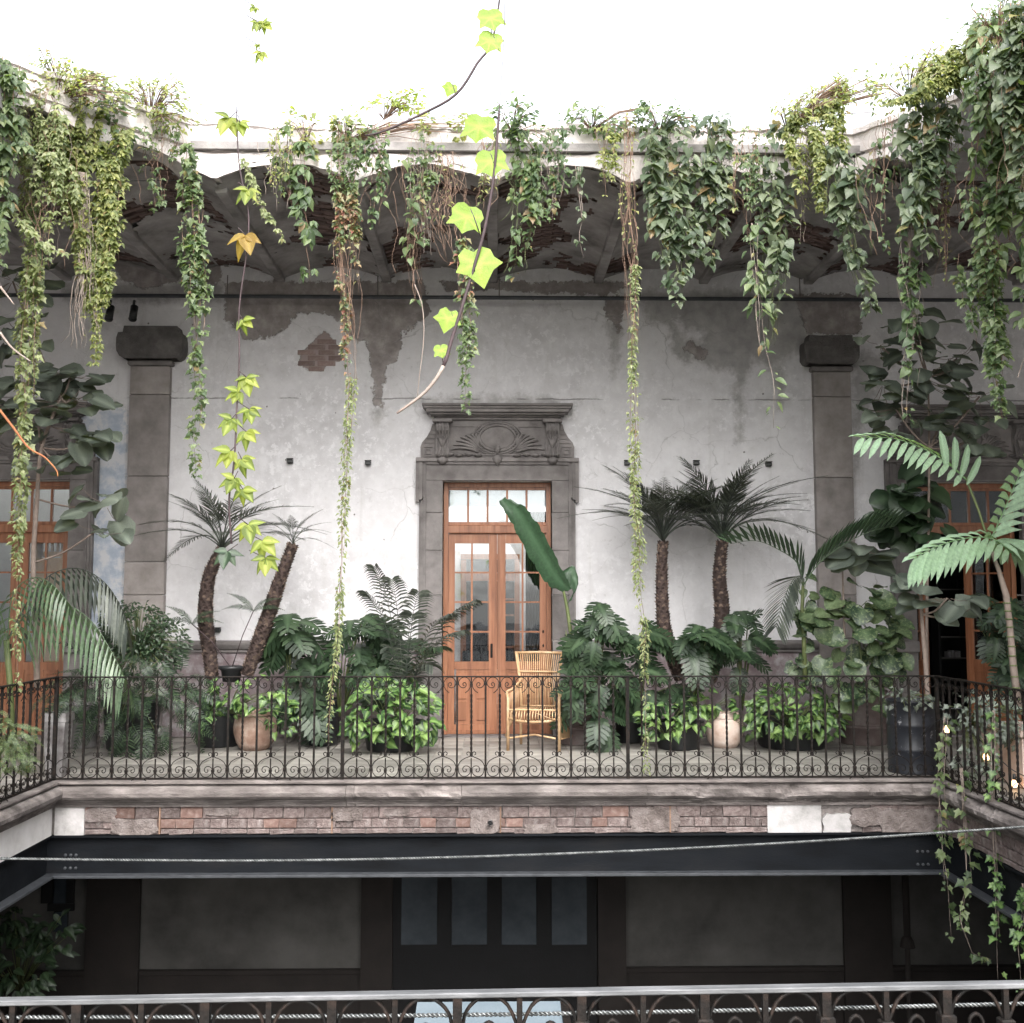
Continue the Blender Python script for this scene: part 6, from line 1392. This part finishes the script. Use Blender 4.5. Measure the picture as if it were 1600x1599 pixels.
vine('yellowish sprays of vine at the top right corner', [(1530, 40), (1490, 110), (1440, 150), (1380, 170)], 9.0, [46, 42, 36, 30], 1500, 'tri', 'yellowgreen', .065, 5, 'stem_pale', group=g_)
vine('hanging vine strand cut by the right edge of the view', [(1600, 200), (1598, 320), (1596, 430), (1600, 520)], 8.7, [24, 24, 20, 12], 160, 'ovate', 'ivygreen', .10, 3, 'stem_green', parts=True, group=g_)
vine('leafy vine strand cut by the left edge of the view', [(5, 90), (5, 180), (10, 300), (5, 420)], 8.9, [34, 32, 26, 18], 300, 'palmate', 'ivygreen', .095, 3, 'stem_brown', parts=True, group=g_)
vine('thin arching vine twig crossing the dark ceiling at left', [(0, 315), (30, 345), (60, 375), (90, 395), (120, 400)], 9.0, [6, 6, 6, 8, 8], 60, 'tri', 'palegreen', .06, 1, 'stem_pale', group=g_)
vine('sparse vine of small pale leaves hanging between ivy and creeper', [(385, 250), (400, 300), (420, 340), (445, 375)], YV, [12, 10, 8, 6], 120, 'tri', 'palegreen', .05, 3, 'stem_pale', group=g_)
vine('vine mass hiding the roof edge beside the upper right edge of the view', [(1585, 10), (1592, 110), (1596, 230), (1600, 330)], 8.25, [36, 44, 42, 30], 480, 'heart', 'heart', .10, 8, 'stem_brown', parts=True, group=g_, sw=.9)
vine('layer of creeper on the underside of the left roof corner', [(60, 140), (70, 230), (80, 320), (85, 420)], 9.2, [60, 56, 44, 26], 800, 'tri', 'palegreen', .055, 10, 'stem_brown', group=g_, sw=.9)
# foliage growing on top of the parapet
g2 = 'plants growing on the parapet'
for (bl, mat, n, Y, lab) in (
    ([(90, 130, 50, 30), (40, 150, 40, 35), (150, 150, 40, 25)], 'yellowgreen', 900, 9.4, 'bushy creeper crown on the parapet at far left'),
    ([(165, 165, 30, 30), (185, 200, 22, 30)], 'midgreen', 420, 9.7, 'deeper green clump on the left chamfered corner of the parapet'),
    ([(235, 160, 45, 26), (275, 185, 28, 18), (215, 150, 25, 18)], 'yellowgreen', 620, 10.0, 'airy yellow-green shrub on the parapet left of the first arch'),
    ([(478, 208, 25, 22), (470, 240, 20, 25)], 'yellowgreen', 240, 10.2, 'small tuft on the parapet above the second arch'),
    ([(600, 175, 42, 14), (640, 165, 20, 14)], 'creeper', 200, 10.3, 'low bright tuft on the parapet left of the dark bare branch'),
    ([(540, 205, 26, 18), (668, 205, 14, 18), (720, 200, 20, 12)], 'yellowgreen', 300, 10.2, 'straggly dry growth along the middle of the parapet'),
    ([(800, 190, 36, 22), (825, 215, 30, 25)], 'midgreen', 320, 10.1, 'grey-green shoots on the parapet above the lobed leaves'),
    ([(925, 190, 32, 16), (960, 195, 30, 20), (990, 190, 26, 14)], 'ivygreen', 460, 10.2, 'thick green cushion on the parapet above the root bundle'),
    ([(1030, 190, 35, 18), (1065, 200, 22, 18)], 'midgreen', 260, 10.2, 'leafy growth on the parapet above the heaviest heart-leaf curtain'),
    ([(1110, 195, 30, 20), (1125, 225, 22, 20)], 'grey', 180, 10.2, 'greyish growth on the parapet above the second heart-leaf curtain'),
    ([(1230, 190, 35, 20), (1290, 165, 45, 25), (1340, 150, 40, 22)], 'yellowgreen', 950, 9.9, 'yellow-green hedge of creeper on the right chamfered parapet'),
    ([(1420, 135, 50, 28), (1480, 110, 40, 30)], 'yellowgreen', 700, 9.4, 'sunlit creeper mass on the parapet at right'),
    ([(1560, 50, 45, 45), (1590, 30, 30, 40)], 'ivygreen', 620, 8.9, 'creeper crown at the top right corner of the view')):
    bush('parapet_creeper', lab, 'creeper', [(a_, b_, c_*1.15, d_*1.1) for a_, b_, c_, d_ in bl]+[(a_+U(-c_, c_), b_-d_*U(.5, 1.0), c_*.4, d_*.6) for a_, b_, c_, d_ in bl], 'small' if n > 500 else 'heart', mat, n*1.1 if n > 500 else n*.8, .058, Y, .25, False, group=g2, stem='stem_brown', wild=True)
# ------------------------------------------------------------------ ivy hanging through the right railing
g3 = 'ivy strands hanging below the right railing'
for pth, Y, n, lab in (([(1478, 1120), (1470, 1220), (1472, 1300), (1478, 1370), (1485, 1470)], 9.85, 90, 'ivy strand nearest the railing corner, hanging in front of the beam end'),
    ([(1500, 1200), (1508, 1290), (1512, 1380), (1500, 1440), (1520, 1490), (1550, 1500)], 9.5, 90, 'ivy strand that curls sideways at its lower end'),
    ([(1550, 1110), (1548, 1250), (1555, 1370), (1556, 1450), (1558, 1530)], 9.1, 80, 'straight ivy strand with widely spaced pale leaves'),
    ([(1598, 1380), (1600, 1430), (1590, 1480), (1596, 1550)], 8.7, 60, 'ivy strand at the right edge above the near railing')):
    vine(lab, pth, Y, [7, 8, 9, 9, 7], n, 'ivy', 'pothos' if n != 90 else 'ivygreen', .075, 2, 'stem_pale', parts=True, group=g3, name='ivy_strand')
# ------------------------------------------------------------------ near climbers hanging from the roof above the viewer
def sprig(parent, px, py, Y, size, mat, shape, ang, nodes=None, tilt=0, nm='leaf', conn=None):
    p = P(px, py, Y); d = Vector((math.sin(rad(ang)), -.25, -math.cos(rad(ang)))); q_ = p-d.normalized()*size*.45
    inst(leaf_mesh(nm, SH[shape][random.randrange(len(SH[shape]))], L[mat]), nm, parent, frame(q_, d, Vector((U(-.25, .25), -1, .35+tilt)), size))
    if conn is not None: MB().tube([conn, conn.lerp(q_, .6)+Vector((0, 0, .006)), q_], .0016*Y/3, 5).build('leaf_stalk', M['stem_dark'], parent, True)
Yf = 3.3; kf = Yf/F
t = thing('tulip_leaf_vine', 'near vine with bright lobed leaves and a bare pale curved tip', 'vine', P(785, 0, Yf))
st = wpath([(792, -400), (790, -150), (788, 40), (783, 130), (778, 200), (771, 280), (757, 360), (740, 420), (722, 480), (706, 530), (693, 572), (665, 612), (620, 646)], Yf)
sp_ = smooth_pts([tuple(p) for p in st], 4)
MB().tube(sp_[:41], [.0012 if i < 15 else .0030+.0033*(i/40) for i in range(41)], 7).build('stem', M['stem_dark'], t, True)  # upper stem thinned so it fades as if lost in sky glare
MB().tube(sp_[40:], [.0065-.003*(i/9) for i in range(len(sp_)-40)], 7).build('stem', M['stem_pale'], t, True)
for (px_, py_, s, a, cxx, cyy) in ((768, 32, 46, 20, 768, 52), (765, 68, 44, -10, 780, 80), (748, 203, 56, -20, 779, 225), (768, 257, 54, 10, 773, 262), (728, 344, 56, -15, 752, 372), (748, 417, 64, 10, 742, 425), (699, 501, 38, -15, 713, 512), (690, 550, 26, 5, 693, 572)):
    sprig(t, px_, py_, Yf, s*kf*1.0, 'bright', 'tulip', a+U(-8, 8), conn=P(cxx, cyy, Yf))
Yg = 3.6
t = thing('tulip_leaf_vine', 'thin bare branch sweeping diagonally across the white sky', 'branch', P(760, 80, Yg))
MB().tube(smooth_pts([tuple(p) for p in wpath([(800, -200), (775, 40), (745, 100), (712, 148), (660, 178), (600, 205), (570, 212)], Yg)], 4), [.0025+.0022*math.sin(PI*i/24) for i in range(25)], 6).build('stem', M['stem_dark'], t, True)
sprig(t, 703, 140, Yg, 24*Yg/F, 'bright', 'tulip', -20, conn=P(712, 150, Yg))
Yc_ = 3.3; kc = Yc_/F
t = thing('woodbine_vine', 'near creeper with yellow-green five-part leaves hanging before the left palm', 'vine', P(370, 150, Yc_))
MB().tube(smooth_pts([tuple(p) for p in wpath([(366, -300), (369, 60), (370, 180), (374, 260), (388, 330), (386, 390), (374, 480), (374, 560), (370, 640), (366, 720), (358, 780), (362, 850)], Yc_)], 4), [.0028]*49 if False else [.0007 if i < 8 else .0018+.0014*(i/44) for i in range(45)], 6).build('stem', M['stem_dark'], t, True)  # thread-thin top imitates the stem vanishing in the bright sky
def cluster(px, py, s, a, mat='creeper'): 
    p = P(px, py, Yc_); con = P(px+(372-px)*.6 if abs(px-372) > 25 else 372, py-12, Yc_); n = random.choice((4, 5, 5)); o = random.uniform(-15, 15)
    MB().tube([con, p], .0015, 5).build('leaf_stalk', M['stem_dark'], t, True)
    for k in range(n):
        ang = a+(k-(n-1)/2)*50+o; d = Vector((math.sin(rad(ang)), -.3+U(-.3, .1), -math.cos(rad(ang))-.15)); ls = s*kc*(1.0-.16*abs(k-(n-1)/2))*U(.9, 1.1)
        inst(leaf_mesh('leaf', SH['ovate'][k % 3], L[mat]), 'leaf', t, frame(p, d, Vector((U(-.3, .3), -1, .5+U(-.2, .3))), ls, 1.05))
for (px_, py_, s, a, m_) in ((358, 185, 36, -20, 'creeper'), (375, 192, 26, 30, 'creeper'), (388, 297, 32, 5, 'creeper'), (384, 368, 44, 0, 'gold'), (380, 500, 26, 20, 'creeper'), (385, 590, 32, 20, 'creeper'), (372, 612, 28, -40, 'creeper'), (390, 640, 30, 30, 'creeper'), (362, 655, 32, -30, 'creeper'), (385, 675, 30, 40, 'creeper'), (360, 705, 34, -35, 'creeper'), (378, 718, 30, 30, 'creeper'), (366, 748, 30, -20, 'creeper'), (380, 765, 30, 30, 'creeper'), (388, 820, 36, 20, 'creeper'), (410, 845, 36, 40, 'creeper'), (355, 862, 34, -10, 'dark'), (415, 872, 34, 10, 'creeper')): cluster(px_, py_, s, a, m_)
Yc_ = 4.2; kc = Yc_/F
t = thing('woodbine_vine', 'two small pale leaf sprigs floating against the sky at top left', 'vine', P(406, -20, Yc_))
MB().tube(wpath([(395, -250), (402, -20), (406, 30), (404, 70), (408, 85)], Yc_), .002, 5).build('stem', M['stem_pale'], t, True)
for (px_, py_, s, a) in ((398, 12, 14, -40), (402, 35, 22, 0), (412, 38, 20, 60), (402, 70, 10, 20), (408, 82, 22, -10)): cluster(px_, py_, s, a, 'creeper')
for Y_, lab in ((3.3, 'thin cable stretched high across the courtyard carrying the near climbers'), (3.6, 'second thin cable high across the courtyard'), (4.2, 'third thin cable high across the courtyard')):
    t = thing('overhead_cable', lab, 'cable', (0, Y_, 0)); zc_ = P(800, -260, Y_).z
    MB().tube([(-4.4, Y_, zc_+.05), (0, Y_, zc_), (4.4, Y_, zc_+.05)], .004, 5).build('wire', M['cable'], t)
# loose tendrils
for pth, Y, m_, lab in (([(0, 448), (22, 476)], 6.5, 'stem_pale', 'short curved tendril at the left edge above the round leaves'), ([(0, 520), (20, 545), (48, 565)], 6.5, 'stem_pale', 'orange-brown tendril tip at the left edge near the creeper column'), ([(-5, 635), (22, 670), (45, 700), (70, 715), (88, 735), (90, 745)], 6.0, 'redstem', 'red and orange tendril reaching in from the left edge'), ([(648, 445), (660, 480), (662, 530), (655, 590), (652, 625)], 9.9, 'stem_pale', 'thin pale tendril hanging left of the carved door cornice'), ([(1590, 590), (1600, 560)], 9, 'stem_pale', 'small tendril at the right edge')):
    t = thing('tendril', lab, 'tendril', P(pth[0][0], pth[0][1], Y)); 
    if m_ == 'redstem' and 'redstem' not in M: M['redstem'] = rough_mat('red_stem', [(.22, .04, .03), (.30, .15, .05)], 3)
    pp_ = smooth_pts([tuple(p) for p in wpath(pth, Y)], 5); MB().tube(pp_, [.009*(1-.6*i/(len(pp_)-1))*(Y/6.5 if Y < 8 else .7) for i in range(len(pp_))], 6).build('stem', M[m_], t, True)
# ------------------------------------------------------------------ string lights in the right gallery
t = thing('string_lights', 'dark cable with glowing bulbs along the right gallery', 'string lights', P(1500, 1160, 10))
ca = wpath([(1440, 1150), (1480, 1122), (1541, 1165), (1585, 1205), (1660, 1235)], (10.4, 10.1, 9.9, 9.7, 9.5)); MB().tube(smooth_pts([tuple(p) for p in ca], 5), .005, 5).build('cable', M['black_plastic'], t, True)
for (px_, py_, Y) in ((1480, 1137, 10.1), (1541, 1180, 9.9), (1585, 1222, 9.7)):
    p = P(px_, py_, Y)
    s_ = MB().lathe([(0, .075), (.014, .07), (.016, .02), (.014, .018)], p, 10).build('socket', M['black_plastic'], t, True)
    bl = MB().lathe([(.012, .02), (.026, -.002), (.030, -.022), (.020, -.045), (0, -.052)], p, 12).build('bulb', M['glow'], t, True)
# bare runners and wisps hanging all along the roof edge
g4 = 'thin runners trailing from the roof edge'
for i, (x_, y0_, y1_, lab) in enumerate(((258, 185, 330, 'thin runners trailing left of the tapering ivy'), (430, 205, 330, 'thin runners trailing between the golden leaves and the five-fingered creeper'), (585, 195, 360, 'thin runners trailing right of the reddish creeper'), (660, 210, 400, 'thin runners trailing through the bare twig tangle'), (760, 200, 340, 'thin runners trailing behind the lobed bright leaves'), (865, 200, 345, 'thin runners trailing left of the wavy liana'), (1165, 200, 380, 'thin runners trailing between the two right heart-leaf vines'), (1255, 190, 380, 'thin runners trailing left of the feathery vine'), (1380, 180, 400, 'thin runners trailing over the white patch of parapet at right'), (75, 180, 420, 'thin runners trailing between the two left creepers'), (1480, 120, 450, 'thin runners trailing left of the huge corner curtain'))):
    vine(lab, [(x_, y0_), (x_+U(-12, 12), (y0_+y1_)/2), (x_+U(-15, 15), y1_)], 10.0 if 200 < x_ < 1300 else 9.4, [34, 26, 14], 190, ('tri', 'small', 'heart')[i % 3], ('ivygreen', 'yellowgreen', 'midgreen')[i % 3], (.055, .045, .06)[i % 3], 9, 'stem_pale' if i % 2 else 'stem_brown', group=g4, sw=1.1, name='trailing_runner')
